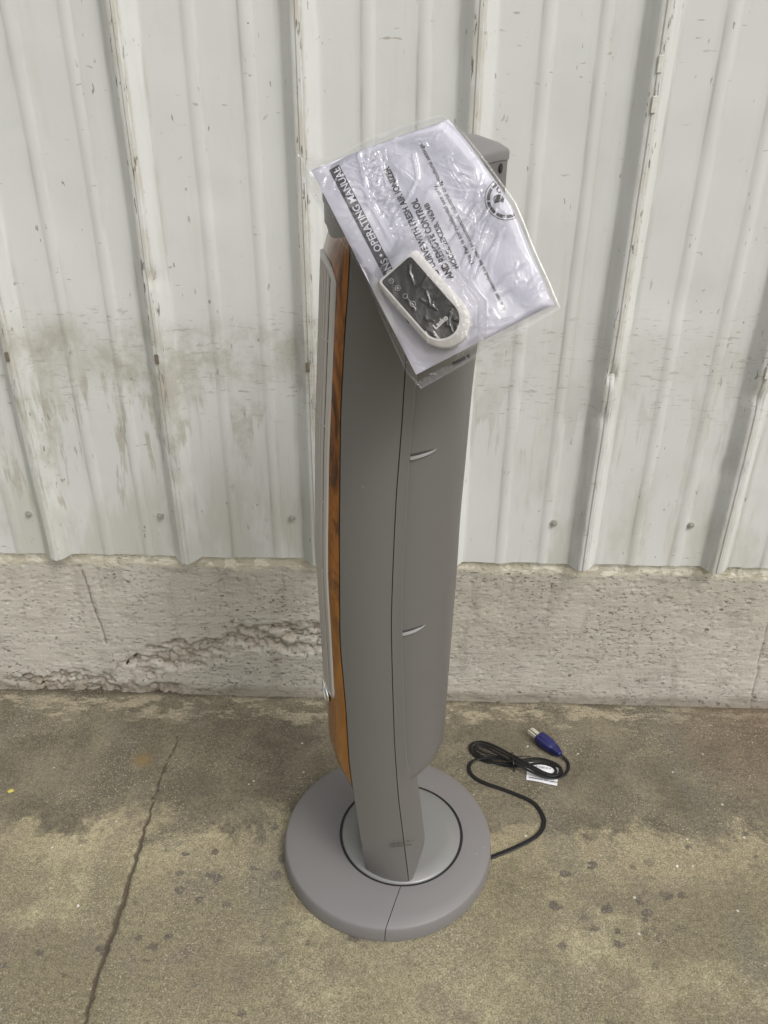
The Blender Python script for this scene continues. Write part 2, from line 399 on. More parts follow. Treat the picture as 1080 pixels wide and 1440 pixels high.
# ------------------------------------------------------------------ setting: floor
WALL_Y = 1.275
CRACK = [ground_at(*p) for p in [(249, 1034), (243, 1056), (228, 1085), (218, 1118), (205, 1160), (196, 1190), (184, 1232), (172, 1268), (160, 1305), (140, 1360), (126, 1410), (116, 1450), (100, 1510)]]
def make_floor():
    def axis(lo, hi, step, far):
        a = list(np.arange(lo, hi + 1e-6, step)); s = step; out = [a[-1]]
        p = a[-1]; q = a[0]; R, L = [], []
        while p < far: s *= 1.35; p += s; R.append(p)
        s = step
        while q > -far: s *= 1.35; q -= s; L.append(q)
        return np.array(L[::-1] + a + R)
    X = axis(-.95, .95, .0034, 60); Y = axis(.40, 1.30, .0034, 60)
    GX, GY = np.meshgrid(X, Y, indexing='ij')
    wob = (fbm(GX * 75, GY * 75, 4) - .5) * .008
    pts = [(p.x, p.y) for p in CRACK]
    d = seg_dist(GX + wob, GY + (fbm(GX * 40 + 9, GY * 40, 3) - .5) * .006, pts)
    wid = .0006 + .0028 * sstep(1.12, .75, GY) * (0.25 + 1.2 * vnoise(GX * 45, GY * 45))
    cr = np.clip(1.15 - d / (wid + .0015), 0, 1)
    Z = -cr * .006 + (fbm(GX * 8, GY * 8, 3) - .5) * .0016 * (np.abs(GX) < 2)
    return tag(np_mesh('ground', np.stack([GX, GY, Z], -1), len(X), len(Y), M_GROUND, {'crack': cr}), kind='structure')
make_floor()

# ------------------------------------------------------------------ concrete footing wall
def make_plinth():
    PY = 1.283
    xs = np.concatenate([np.linspace(-4.5, -1.25, 14)[:-1], np.arange(-1.25, 1.25, .0032), np.linspace(1.25, 4.5, 14)])
    zs = np.concatenate([np.arange(-.02, .3605, .0032)])
    GX, GZ = np.meshgrid(xs, zs, indexing='ij')
    cx = [-2, -.9, -.8, -.666, -.56, -.45, -.33, -.16, -.02, .04, .07]; cz = [-.2, -.02, .02, .030, .055, .095, .135, .160, .155, .15, .15]
    th = [0, .0, .012, .028, .042, .045, .042, .036, .03, .02, .0]
    zc = np.interp(GX, cx, cz); tt = np.interp(GX, cx, th)
    n = fbm(GX * 22, GZ * 22, 4) - .5
    m = sstep(.1, -.25, (np.abs(GZ - zc) + n * .085) / (tt + 1e-4) - .85) * (tt > .001)
    # second scatter of spalling at floor level, left
    m2 = sstep(.034, .020, GZ + n * .05) * sstep(-.40, -.5, GX) * sstep(-1.0, -.80, GX)
    m = np.maximum(m, m2) * (.25 + .75 * sstep(.40, .52, fbm(GX * 16 + 30, GZ * 34, 4)))
    wx = GX + (fbm(GX * 50, GZ * 50 + 3, 2) - .5) * .014; wz = GZ + (fbm(GX * 50 + 8, GZ * 50, 2) - .5) * .014
    F1, F2, ID, DX, DY = worley(wx * 42, wz * 62)
    f1, f2, idb, dxb, dyb = worley(wx * 110 + 5, wz * 150)
    chunk = (.5 + .5 * ID) * .008 + DX * .003 * (ID - .5) * 4 + DY * .006 * (_perm[3, 5] - .2) + .007 * sstep(.24, .0, F2 - F1) + idb * .0035 + .0025 * sstep(.2, 0, f2 - f1)
    Y = PY + m * chunk
    Y += (fbm(GX * 9, GZ * 20, 3) - .5) * .0030 + (fbm(GX * 90, GZ * 170, 3) - .5) * .0012
    # shallow pock marks
    P1, P2, PI_, _, _ = worley(GX * 48, GZ * 90)
    Y += .0030 * sstep(.22, .08, P1) * (PI_ > .55)
    # rounded, crumbled upper edge
    topn = (fbm(GX * 26, GZ * 26 + 40, 4) - .5)
    Y += sstep(.338, .3605, GZ + topn * .018) * .006
    Y -= sstep(.012, -.006, GZ + n * .02) * .004
    cr1 = seg_dist(GX + n * .012, GZ, [(-.628, .31), (-.617, .235), (-.606, .13)])
    cr2 = seg_dist(GX + n * .006, GZ, [(.742, .22), (.750, .10), (.757, 0.0)])
    crk = np.maximum(np.clip(1.1 - cr1 / .0036, 0, 1) * .55, np.clip(1.1 - cr2 / .003, 0, 1) * .5)
    Y += crk * .004
    V = np.stack([GX, Y, GZ], -1)
    # top face back under the siding
    Vt = V[:, -1:, :].copy(); Vt[..., 1] = 1.48; Vt[..., 2] = .3605
    V = np.concatenate([V, Vt], 1); z1 = np.zeros((len(xs), 1))
    o = np_mesh('concrete_footing_wall', V, len(xs), len(zs) + 1, M_PLINTH, {'spall': np.concatenate([m, z1], 1), 'crack': np.concatenate([crk, z1], 1)})
    bm = bmesh.new(); bm.from_mesh(o.data); bmesh.ops.reverse_faces(bm, faces=[f for f in bm.faces if f.normal.y > .3 or f.normal.z < -.8]); bm.to_mesh(o.data); bm.free()
    o.data.shade_smooth()
    tag(o, 'weathered grey concrete footing wall with a band of broken rough concrete, below the metal siding', 'concrete wall', kind='structure')
make_plinth()

# ------------------------------------------------------------------ metal siding
SB = .3535; RIB_S = .2529; RIB_X0 = -.6592
def make_siding():
    root = empty('metal_siding_wall', (0, WALL_Y, SB))
    tag(root, 'white painted ribbed metal siding wall, scratched and dirty, above the concrete footing', 'metal wall', kind='structure')
    s = RIB_S
    prof = [(.0005, .0195, 1, 0), (.004, .0197, 1, 0), (.0075, .0197, .9, 0), (.0095, .0185, .5, 0), (.0130, .0150, .1, 0), (.0235, .0022, .0, .5), (.0255, .0006, 0, 1), (.029, 0, 0, .5), (.034, 0, 0, 0)]
    for x_ in np.linspace(.045, .38 * s - .02, 3): prof.append((x_, 0, 0, 0))
    for c in (.38, .70):
        prof += [(c * s - .0125, 0, 0, .25), (c * s - .0095, .0003, 0, .9), (c * s - .0065, .0017, 0, .2), (c * s, .0019, 0, 0), (c * s + .0065, .0017, .12, .3), (c * s + .0095, .0003, 0, .6), (c * s + .0125, 0, 0, .2)]
        if c < .5: prof += [(x_, 0, 0, 0) for x_ in np.linspace(.38 * s + .025, .70 * s - .025, 4)]
    prof += [(s - .038, 0, 0, 0), (s - .031, 0, 0, .5), (s - .0275, .0005, 0, 1), (s - .0255, .0022, 0, .6), (s - .0140, .0155, .1, 0), (s - .0105, .0195, .5, 0), (s - .0085, .0210, .8, 0), (s - .004, .0212, .9, 0), (s - .0022, .0232, 1, 0), (s + .0026, .0234, 1, 0), (s + .0040, .0222, 1, .8), (s + .0046, .0203, 1, 1)]
    px = np.array([p[0] for p in prof]); ph = np.array([p[1] for p in prof]); pr = np.array([p[2] for p in prof]); pc = np.array([p[3] for p in prof])
    for k in range(-15, 20):
        X0 = RIB_X0 + k * s
        vis = -2 <= k <= 6
        zs = np.concatenate([[0, .002], np.linspace(.02, 1.15, 110 if vis else 12), np.linspace(1.2, 2.6, 16)]) + SB
        GX, GZ = np.meshgrid(px, zs, indexing='ij')
        H = np.repeat(ph[:, None], len(zs), 1)
        X = X0 + GX
        can = (fbm(X * 7 + 50, GZ * 4 + 9, 3) - .5) * .004 * sstep(.0, .05, GX) * sstep(s, s - .05, GX)
        dent = (fbm(X * 0 + k * 3.3 + 2, GZ * 16, 3) - .5)
        H2 = H + can + dent * .004 * (H > .012)
        # local knocks on the ribs
        for (dx, dz, r_, a) in DENTS:
            H2 = H2 - a * np.exp(-(((X - dx) / (r_ * .8)) ** 2 + ((GZ - dz) / r_) ** 2))
        Xw = X + (fbm(X * 0 + k * 5.1, GZ * 5, 2) - .5) * .002
        Zb = GZ.copy(); lowm = np.clip(1 - (GZ - SB) / .02, 0, 1)
        Zb += lowm * (fbm(X * 30, X * 0 + 3, 2) - .5) * .006 - lowm * (H > .01) * .002
        V = np.stack([Xw, WALL_Y - H2, Zb], -1)
        # folded-back bottom lip gives the sheet its thickness
        Vl = V[:, :1, :].copy(); Vl[..., 1] += .0016; Vl[..., 2] += .0002
        Vl2 = Vl.copy(); Vl2[..., 2] += .02
        V = np.concatenate([Vl2, Vl, V], 1); n, m = V.shape[:2]
        R = np.repeat(pr[:, None], m, 1); C = np.repeat(pc[:, None], m, 1)
        V[..., 1] -= WALL_Y; V[..., 2] -= SB
        o = np_mesh('siding_panel', V, n, m, M_SIDING, {'ridge': R, 'crook': C}, root)
        o.data.set_sharp_from_angle(angle=math.radians(35))
    # screws with washers
    def screw_bm():
        bm = bmesh.new()
        rx = Matrix.Rotation(math.pi / 2, 4, 'X')
        bmesh.ops.create_cone(bm, cap_ends=True, segments=20, radius1=.0066, radius2=.0060, depth=.006, matrix=Matrix.Translation((0, .0012, 0)) @ rx)
        bmesh.ops.create_cone(bm, cap_ends=True, segments=6, radius1=.0034, radius2=.0031, depth=.0042, matrix=Matrix.Translation((0, -.0036, 0)) @ rx)
        return bm
    first = None
    def put(px_, py_, i=0, world=None):
        nonlocal first
        p = wall_at(px_, py_, WALL_Y) if world is None else world
        if first is None:
            first = from_bm('screw', screw_bm(), M_BRONZE, root)
            o = first
        else:
            o = first.copy(); COL.objects.link(o); o.parent = root
        o.location = (p.x, -.0022, p.z - SB); o.rotation_euler = (random.uniform(-.1, .1), random.uniform(0, 3), random.uniform(-.1, .1))
    for q in [(41, 722), (226, 725), (411, 728), (779, 735), (971, 738)]: put(*q)
    for k in list(range(-9, -1)) + [3] + list(range(6, 14)):
        if k == 3: continue
        put(0, 0, world=Vector((RIB_X0 + k * s + .82 * s, 0, .442)))
    # clips on the ribs
    def clip(p, w_, h_, mat, n='clip'):
        bm = bmesh.new(); box_bm(bm, (0, 0, 0), (w_, .003, h_)); bmesh.ops.bevel(bm, geom=bm.edges[:], offset=.0008, segments=1, affect='EDGES')
        o = from_bm(n, bm, mat, root); o.location = (p.x, p.y - WALL_Y, p.z - SB); return o
    for k, (xx, zz) in enumerate([(RIB_X0, .752), (RIB_X0 + s, .752), (RIB_X0 + 2 * s, .742)]):
        clip(Vector((xx - .004, WALL_Y - .0228, zz)), .0070, .016, M_RUST)
    for k, (xx, zz) in enumerate([(RIB_X0 + 4 * s, 1.185), (RIB_X0 + 4 * s, 1.135), (RIB_X0 + 5 * s, .745)]):
        clip(Vector((xx - .001, WALL_Y - .0242, zz)), .0075, .022, M_CLIPW)
    return root
DENTS = [(RIB_X0 + 4 * RIB_S, .735, .010, .010), (-.655, 1.06, .012, .006), (-.40, .88, .01, .006), (-.14, .80, .014, .007), (.345, .66, .012, .005), (.60, .70, .015, .006),
         (-.30, 1.0, .03, .002), (.45, .85, .04, .003), (-.52, .95, .05, .002), (.22, 1.1, .05, .002), (-.402, .52, .02, .004), (.585, .56, .02, .004)]
make_siding()

# ------------------------------------------------------------------ tower fan
AL = math.radians(9)
R0 = Vector((.014, .907, 0))
FR = Vector((-math.cos(AL), -math.sin(AL), 0)); LA = Vector((math.sin(AL), -math.cos(AL), 0))
fan = empty('tower_fan', R0)
tag(fan, 'tall grey tower fan with wood grain front and silver grille on a round base', 'tower fan')
def L(u, w_, z): return FR * u + LA * w_ + Vector((0, 0, z))      # fan-local point in the empty's frame
def W2F(p): return p - R0

# base: two halves with a seam, slightly off-centre from the swivel ring
BC = Vector((-.009 - R0.x, .912 - R0.y, 0))
def base_half(side):
    prof = [(.1735, .0008), (.1765, .002), (.1770, .006), (.1758, .018), (.1745, .0255), (.1732, .0278), (.1712, .0292), (.150, .0330), (.125, .0372), (.108, .0392)]
    n = 97; gap = .0011
    rings = []
    V = []; F = []
    a0 = -math.pi / 2 if side > 0 else math.pi / 2
    for i in range(n):
        a = a0 + math.pi * i / (n - 1)
        for r, z in prof + [(.1040, .0392), (.1040, .034), (.100, .034), (.100, .002)]:
            ex = 1.0
            if r <= .1041:      # inner edge follows the ring, which is offset
                # direction from ring centre
                p = Vector((r * math.cos(a), r * math.sin(a), z))
            else:
                t = (r - .1041) / (.1765 - .1041)
                p = Vector((r * math.cos(a) * ex, r * math.sin(a), z)) + BC * min(1, t)
            V.append(p + Vector((gap / 2 * side, 0, 0)))
    m = len(prof) + 4
    F = grid_faces(n, m)
    me_o = mesh_obj('base_half', V, F, M_BASE, fan, angle=50)
    bm = bmesh.new(); bm.from_mesh(me_o.data)
    bmesh.ops.holes_fill(bm, edges=[e for e in bm.edges if e.is_boundary and abs(e.verts[0].co.x - gap / 2 * side) < .03 and abs(e.verts[1].co.x - gap / 2 * side) < .03])
    bmesh.ops.recalc_face_normals(bm, faces=bm.faces); bm.to_mesh(me_o.data); bm.free()
    # seam turned a little, as the photo shows it
    return me_o
base_half(1); base_half(-1)
# dark core under the seam
def disc(name, r, z0, z1, mat, cx=0, cy=0, n=96, bev=.0, dome=0.):
    rings = []
    for rr, zz in [(r, z0), (r, z1 - bev), (r - bev, z1)] if bev else [(r, z0), (r, z1)]:
        rings.append([Vector((cx + rr * math.cos(2 * math.pi * i / n), cy + rr * math.sin(2 * math.pi * i / n), zz)) for i in range(n)])
    if dome:
        for t in (.75, .5, .25, .05):
            rings.append([Vector((cx + r * t * math.cos(2 * math.pi * i / n), cy + r * t * math.sin(2 * math.pi * i / n), z1 + dome * (1 - t * t))) for i in range(n)])
    return loft(name, rings, mat, fan, angle=60)
disc('base_core', .166, .004, .0275, M_BLACK, BC.x, BC.y)
disc('gap_ring', .1042, .030, .0372, M_RING)
disc('swivel_disc', .1000, .036, .0408, M_DISC, bev=.0016, dome=.0025)

# profile tables: (height, distance along the front direction)
uS = sm_interp([(.0334, .0013), (.2282, .0218), (.3282, .0286), (.4425, .0331), (.5447, .0363), (.6387, .0348), (.7246, .0326), (.8129, .0275), (.881, .0249), (1.08, .0155)], 0, 1.1)
uG = sm_interp([(.0455, .0677), (.1102, .0753), (.2011, .0845), (.2799, .0921), (.3939, .0955), (.5026, .1014), (.6587, .0993), (.8242, .0945), (.917, .0882), (.9785, .0828), (1.08, .078)], 0, 1.1)
uT = sm_interp([(.20, .003), (.277, .008), (.3653, .014), (.5104, .0209), (.6034, .0218), (.6845, .019), (.7678, .0175), (.8123, .0145), (.8597, .0118), (1.08, .004)], 0, 1.1)
uE = sm_interp([(.0, -.005), (.04, -.0105), (.1054, -.0257), (.1847, -.0164), (.252, -.0079)], 0, .35, .012)   # back edge of the foot
uRr = sm_interp([(1.0914, -.0963), (1.0549, -.0923), (.869, -.0735), (.8292, -.0717), (.7326, -.0693), (.6608, -.0668), (.5713, -.0668), (.44, -.0643), (.3213, -.0624), (.2, -.0621)], 0, 1.12)
uFf = sm_interp([(1.1, .100), (.9843, .1078), (.8849, .114), (.7731, .1209), (.6335, .1255), (.5881, .1261), (.504, .1239), (.3949, .1221), (.3545, .1200), (.2855, .1195), (.2, .118)], 0, 1.12, add=-.0025)
BW = .092
NF = 2.6
def w_at(u, uc, a, n=NF, b=BW): 
    t = min(1, abs(u - uc) / a); return b * (1 - t ** n) ** (1 / n)
TOPZ = 1.056
def stand_section(z, front):
    """closed ring in (u,w)"""
    g = uG(z); s = uS(z); a = uFf(z) - s; wg = w_at(g, s, a)
    if z < .30: wg = max(wg, .066)
    pts = []
    if front:
        lo = s + .0006
        side = [(lo, BW)]
        for t in (.2, .4, .6, .8, .93):
            u = lo + (g - lo) * t; side.append((u, BW + (wg - BW) * (t ** 2.3)))
        side += [(g - .0008, wg + .0006), (g, wg - .002), (g, wg - .02), (g, 0)]
    else:
        e = uT(z) - .0003 if z > .30 else uE(z)
        k = min(1, max(0, (z - .255) / .03)); 
        e = uE(min(z, .3)) * (1 - k) + (uT(z)) * k
        hi = s - .0006; we = .0915 if k >= 1 else .0915 - (1 - k) * .012
        side = [(hi, BW), (hi + (e - hi) * .5, BW - (BW - we) * .3), (e + .002, we + .0006), (e, we - .0015), (e, we - .03), (e, 0)]
    ring = side + [(u, -w_) for u, w_ in reversed(side[:-1])]
    return ring
def foot_z(u, w_):      # the foot stands on the disc
    return .0395
zs_st = [.0395] + list(np.linspace(.06, TOPZ, 64))
for fr, nm in ((True, 'front_shell'), (False, 'rear_shell')):
    rings = []
    for z in zs_st:
        sec = stand_section(z, fr)
        kk = 1.0
        ring = []
        for u, w_ in sec:
            # near the bottom the sides follow the disc's rim
            if z < .12:
                rim = math.sqrt(max(0, .0978 ** 2 - u * u)); f = max(0, 1 - (z - .0395) / .08) ** 1.5
                if abs(w_) > .05: w_ = math.copysign(abs(w_) + f * (rim * abs(w_) / BW - abs(w_)) * .9, w_)
            ring.append(L(u, w_, z))
        rings.append(ring)
    sh_o = loft(nm, rings, M_GREY, fan, angle=35)
    if fr: front_o = sh_o
# dark core seen through the seams
loft('inner_core', [[L(u, w_, z) for u, w_ in ((uS(z) + .006, .0885 - .006 * (z < .1)), (uS(z) + .006, -.082), (uS(z) - .006, -.082), (uS(z) - .006, .0885 - .006 * (z < .1)))] for z in np.linspace(.042, 1.0, 50)], M_RING, fan)

# wood housing in front
def kf(z):
    return float(np.interp(z, [.2325, .238, .2537, .2855, .335, .965, .99, 1.005, 1.012, 1.016], [0.02, .34, .72, .97, 1, 1, .92, .74, .45, .03]))
def front_u(z, w_, k=None, proud=0.):
    s = uS(z); a = uFf(z) - s; g = uG(z)
    full = s + a * (1 - min(1, abs(w_) / BW) ** NF) ** (1 / NF)
    k = kf(z) if k is None else k
    return g + (full - g) * k + proud
zw = list(np.linspace(.2328, .30, 16)) + list(np.linspace(.32, .95, 40)) + list(np.linspace(.965, 1.016, 14))
V = []; NW = 41
for z in zw:
    s = uS(z); g = uG(z); wg = w_at(g, s, uFf(z) - s)
    for i in range(NW):
        th = -1 + 2 * i / (NW - 1); w_ = wg * (math.sin(th * math.pi / 2) * .35 + th * .65)
        V.append(L(front_u(z, w_) + .0006, w_, z))
F = grid_faces(len(zw), NW) + [tuple(range(NW - 1, -1, -1)), tuple((len(zw) - 1) * NW + j for j in range(NW))]
mesh_obj('wood_housing', V, F, M_WOOD, fan)

# grille: frame, slats, badge
def gl(z, w_, proud): return L(front_u(z, w_, 1.0, proud), w_, z)
GW = .0530
def z_top(w_): t = min(1, abs(w_) / GW); return .984 - .014 * t ** 6 - .004 * t * t
def z_bot(w_): t = min(1, abs(w_) / GW); return .395 + .006 * (1 - t)
path = []
for z in np.linspace(.402, .965, 60): path.append((z, GW + .003 * max(0, z - .60) / .37))
for t in np.linspace(1, -1, 31): path.append((z_top(t * GW), t * (GW + .003) * .985))
for z in np.linspace(.965, .402, 60): path.append((z, -GW - .003 * max(0, z - .60) / .37))
for t in np.linspace(-1, 1, 21): path.append((z_bot(t * GW), t * GW * .985))
rings = []
for i, (z, w_) in enumerate(path):
    p = gl(z, w_, 0); a = gl(*path[i - 1], 0); b = gl(*path[(i + 1) % len(path)], 0)
    t = (b - a).normalized(); nrm = (gl(z, w_ * .93, 0) - L(uS(z), 0, z)); nrm = Vector((FR * (1.2 if abs(w_) < .04 else 1.0) + LA * (w_ / BW) * 1.1)).normalized()
    sd_ = t.cross(nrm).normalized()
    rings.append([p + sd_ * x + nrm * y for x, y in ((.0036, -.002), (.0036, .0018), (.0024, .0028), (-.0018, .0028), (-.0026, .0018), (-.0026, -.002))])
rings.append(rings[0])
frame_o = loft('grille_frame', rings, M_SILVER, fan, cap=False, angle=60)
V = []; zz_ = np.linspace(.399, .985, 40)
for z in zz_:
    for w_ in np.linspace(-GW * .97, GW * .97, 15):
        w_ *= 1 + .05 * max(0, z - .60) / .37; V.append(gl(min(z, z_top(w_) - .001), w_, .0008))
grille = mesh_obj('grille', V, grid_faces(40, 15), M_GAP, fan); frame_o.parent = grille
for i in range(13):
    fr_ = -.955 + 1.91 * i / 12; w_ = fr_ * GW
    rr = []
    for z in np.linspace(z_bot(w_), z_top(w_) - .002, 36):
        rr.append([gl(z, fr_ * (GW + .003 * max(0, z - .60) / .37) + dx, pr) for dx, pr in ((-.0020, .0003), (-.0015, .0026), (.0009, .0026), (.0016, .0003))])
    loft('slat', rr, M_SLAT, grille, angle=30)
for i, z in enumerate((.50, .60, .70, .80, .90)):
    rr = [[gl(z + dz, w_, pr) for dz, pr in ((-.0005, .0006), (-.0005, .0022), (.0005, .0022), (.0005, .0006))] for w_ in np.linspace(-GW, GW, 20)]
    loft('cross_bar', rr, M_SLAT, grille, angle=30)
# oval badge at the foot of the grille
bp = [gl(.382 + .014 * math.sin(a), .022 + .020 * math.cos(a), .0035) for a in np.linspace(0, 2 * math.pi, 29)[:-1]]
rim_o = sweep('badge_rim', bp, circle(.0022, 8), M_CHROME, fan, closed=True, up_v=FR)
bv = [gl(.382, .022, .004)] + [gl(.382 + .013 * math.sin(a), .022 + .019 * math.cos(a), .003) for a in np.linspace(0, 2 * math.pi, 29)[:-1]]
badge = mesh_obj('badge', bv, [(0, i + 1, (i + 1) % 28 + 1) for i in range(28)], M_SILVER, fan); rim_o.parent = badge

# rear body with finger notches
NR = 1.9; BR = .0868
def kr(z): return float(np.interp(z, [.2525, .2535, .2565, .265, .280, .31], [0.02, .42, .68, .90, .98, 1]))
def rear_u(z, w_): 
    s = uT(z); return s - (s - uRr(z)) * (1 - min(1, abs(w_) / BR) ** NR) ** (1 / NR) * kr(z)
zr = list(np.linspace(.2525, .30, 18)) + list(np.linspace(.32, TOPZ, 60))
rings = []
for z in zr:
    ring = []
    for i in range(49):
        th = -1 + 2 * i / 48; w_ = BR * math.sin(th * math.pi / 2)
        ring.append(L(rear_u(z, w_) - .0004, w_, z))
    e = uT(z) + .006
    ring += [L(e, BR, z), L(e, 0, z), L(e, -BR, z)]
    rings.append(ring)
rear = loft('rear_body', rings, M_GREY, fan, angle=40)
def notch_cutter(z, u, ln, hh):
    bm = bmesh.new()
    bmesh.ops.create_uvsphere(bm, u_segments=32, v_segments=16, radius=1)
    w_ = BR * (max(0, 1 - (abs(uT(z) - u) / (uT(z) - uRr(z))) ** NR)) ** (1 / NR)
    c = L(u, w_ + .003, z)
    rot = Matrix(((FR.x, LA.x, 0, 0), (FR.y, LA.y, 0, 0), (0, 0, 1, 0), (0, 0, 0, 1)))
    bmesh.ops.transform(bm, verts=bm.verts, matrix=Matrix.Translation(c) @ rot @ Matrix.Rotation(.12, 4, 'Y') @ Matrix.Diagonal((ln, .012, hh, 1)))
    me = bpy.data.meshes.new('cut'); bm.to_mesh(me); bm.free(); o = bpy.data.objects.new('cut', me); COL.objects.link(o); o.location = R0
    return o
def notch(z, u0_, u1_):
    """pressed finger slot: a half-moon lip under a slit"""
    def wv(u, zz): return BR * (max(0, 1 - (abs(uT(zz) - u) / (uT(zz) - uRr(zz))) ** NR)) ** (1 / NR)
    n = 18
    for nm, top, bot, pr, mat in (('slot', .0022, -.0012, .0005, M_GAP), ('slot_lip', -.0010, -.0072, .0034, M_BASE)):  # dark strip paints the slit's shade, paler plastic the lip's highlight
        rr = []
        for i in range(n):
            t = i / (n - 1); u = u0_ + (u1_ - u0_) * t
            tp = math.sqrt(max(0.004, 1 - t ** 2.2)); zc = z + .0045 * t
            za = zc + top * (tp if top > 0 else 1) + (0 if top > 0 else .0004); zb = zc + bot * tp
            if top < 0: za = zc + top * 1.0 * tp
            w1 = wv(u, z)
            rr.append([L(u, w1 - .004, za), L(u, w1 + pr * .3 * tp, za), L(u, w1 + pr * tp, (za + zb) / 2), L(u, w1 + pr * .3 * tp, zb), L(u, w1 - .004, zb)])
        loft(nm, rr, mat, fan, angle=50)
notch(.7745, .0165, -.0165); notch(.5240, .0205, -.0115)

# head: control block and top cap
def head_ring(z, inset=0., fu=None):
    out = []; s = .012; af = (.1035 if fu is None else fu) - s; ar = s + .0965
    for i in range(72):
        a = 2 * math.pi * i / 72; ca, sa = math.cos(a), math.sin(a)
        n = 2.6 if ca > 0 else 1.9
        u = s + math.copysign(abs(ca) ** (2 / n), ca) * ((af if ca > 0 else ar) - inset)
        w_ = math.copysign(abs(sa) ** (2 / n), sa) * (BW + .0005 - inset)
        out.append((u, w_, z))
    return out
def topz(u, w_=0.): return 1.1065 - .055 * max(0, u / .1) ** 1.4 - (.0145 * (abs(u) / .095) ** 4 if u < 0 else 0) - .0235 * (abs(w_) / BW) ** 2
loft('control_block', [[L(u, w_, z) for u, w_, z in head_ring(z, .0015 + max(0, (1.02 - z)) * .3)] for z in (1.006, 1.013, 1.024, 1.032)] , M_GREY, fan, angle=45)
rings = []
for dz, ins in ((-.0100, .0), (-.006, -.0003), (-.0022, -.0002), (-.0007, .0006), (0, .0022), (.0006, .012), (.0012, .035), (.0014, .055), (.0015, .08)):
    rings.append([L(u, w_, topz(u, w_) + dz) for u, w_, _ in head_ring(0, ins)])
loft('top_cap', rings, M_BASE, fan, angle=50)  # sky-lit brightness of the top put into a lighter plastic colour
# fill between block and cap
loft('head_band', [[L(u, w_, (z if z < 1.06 else topz(u, w_) - .009)) for u, w_, z in head_ring(z, .0012)] for z in (1.018, 1.07)], M_GREY, fan, angle=50)
# screw holes at the rear of the head
for (u, z, r_) in ((-.076, 1.0755, .0046), (-.073, 1.060, .0018)):
    s = .012; w_ = BW * (1 - (abs(u - s) / .1085) ** 1.8) ** (1 / 1.8)
    nrm = (LA * .55 - FR * .85).normalized()
    bm = bmesh.new(); bmesh.ops.create_cone(bm, cap_ends=True, segments=20, radius1=r_, radius2=r_, depth=.004, matrix=Matrix.Translation(L(u, w_, z)) @ nrm.to_track_quat('Z', 'Y').to_matrix().to_4x4())  # shade inside the hole painted as a flush black plug
    from_bm('screw_hole', bm, M_BLACK, fan)

# ------------------------------------------------------------------ text helper
def text_mesh(name, s, size, mat, parent, origin, xdir, ydir, bold=0., align='LEFT', depth=0., width=1.):
    c = bpy.data.curves.new('t', 'FONT'); c.body = s; c.size = size; c.offset = bold; c.align_x = align; c.align_y = 'BOTTOM_BASELINE'
    c.extrude = depth; c.resolution_u = 3
    o = bpy.data.objects.new('t', c); COL.objects.link(o)
    dg = bpy.context.evaluated_depsgraph_get(); me = bpy.data.meshes.new_from_object(o.evaluated_get(dg))
    bpy.data.objects.remove(o); 
    xd = Vector(xdir).normalized(); yd = Vector(ydir).normalized(); zd = xd.cross(yd)
    m = Matrix(((xd.x * width, yd.x, zd.x, origin[0]), (xd.y * width, yd.y, zd.y, origin[1]), (xd.z * width, yd.z, zd.z, origin[2]), (0, 0, 0, 1)))
    me.transform(m); me.name = name; me.materials.clear()
    return finish(name, me, mat, parent, False)
M_INK = simple('dark_ink', (.035, .033, .036), .6, 0, .2, 60)
M_PRINT = simple('foot_print', (.06, .057, .052), .6, 0, .1, 60)
# print on the foot
for i, (s_, z) in enumerate((('PATENTS', .1290), ('PENDING D4', .1235))):
    o = L(uS(z) + .021, .0958, z); e = L(uS(z) - .010, .0962, z)
    text_mesh('printed_text', s_, .0055, M_PRINT, front_o, o, (e - o), (0, 0, 1), bold=.0001)
o = L(uS(.13) - .004, .0928, .130)
text_mesh('printed_text', 'No. 4', .005, M_PRINT, front_o, L(uS(.13) - .0045, .0932, .1295), (L(-.1, .0, 0) - L(0, 0, 0)), (0, 0, 1))

# ------------------------------------------------------------------ floor: cord, plug, tag
M_CORD = simple('black_cord', (.007, .007, .0075), .42, 0, .3, 60, spec=.4)
M_BLUE = simple('blue_plug', (.016, .018, .095), .42, 0, .08, 60, bump=.1)
M_BRASS = simple('plated_prong', (.80, .77, .66), .3, .4, .08, 60)
M_TAG = simple('tag_vinyl', (.74, .74, .77), .35, 0, .05, 60)
cordroot = empty('power_cord', ground_at(722, 1070)); ORG = Vector(cordroot.location)
tag(cordroot, 'black power cord in a tied bundle on the floor, with blue plug and white tag', 'power cord')
SEC = []
for k_ in range(16):
    a = 2 * math.pi * k_ / 16; c_, s_ = math.cos(a), math.sin(a)
    SEC.append((.0039 * c_, .0020 * s_ * (0.45 + .75 * abs(c_) ** .6)))
def gp(px_, py_, z=.0022): return ground_at(px_, py_, z) - ORG
lead = [gp(*p) for p in [(676, 1212), (687, 1207), (715, 1196), (743, 1183), (760, 1170), (765, 1154), (757, 1136), (742, 1124), (707, 1110), (679, 1100), (664, 1090), (659.5, 1079)]]
coil = []
def cp(px_, py_, lv): coil.append(gp(px_, py_, .0022 + lv * .0030))
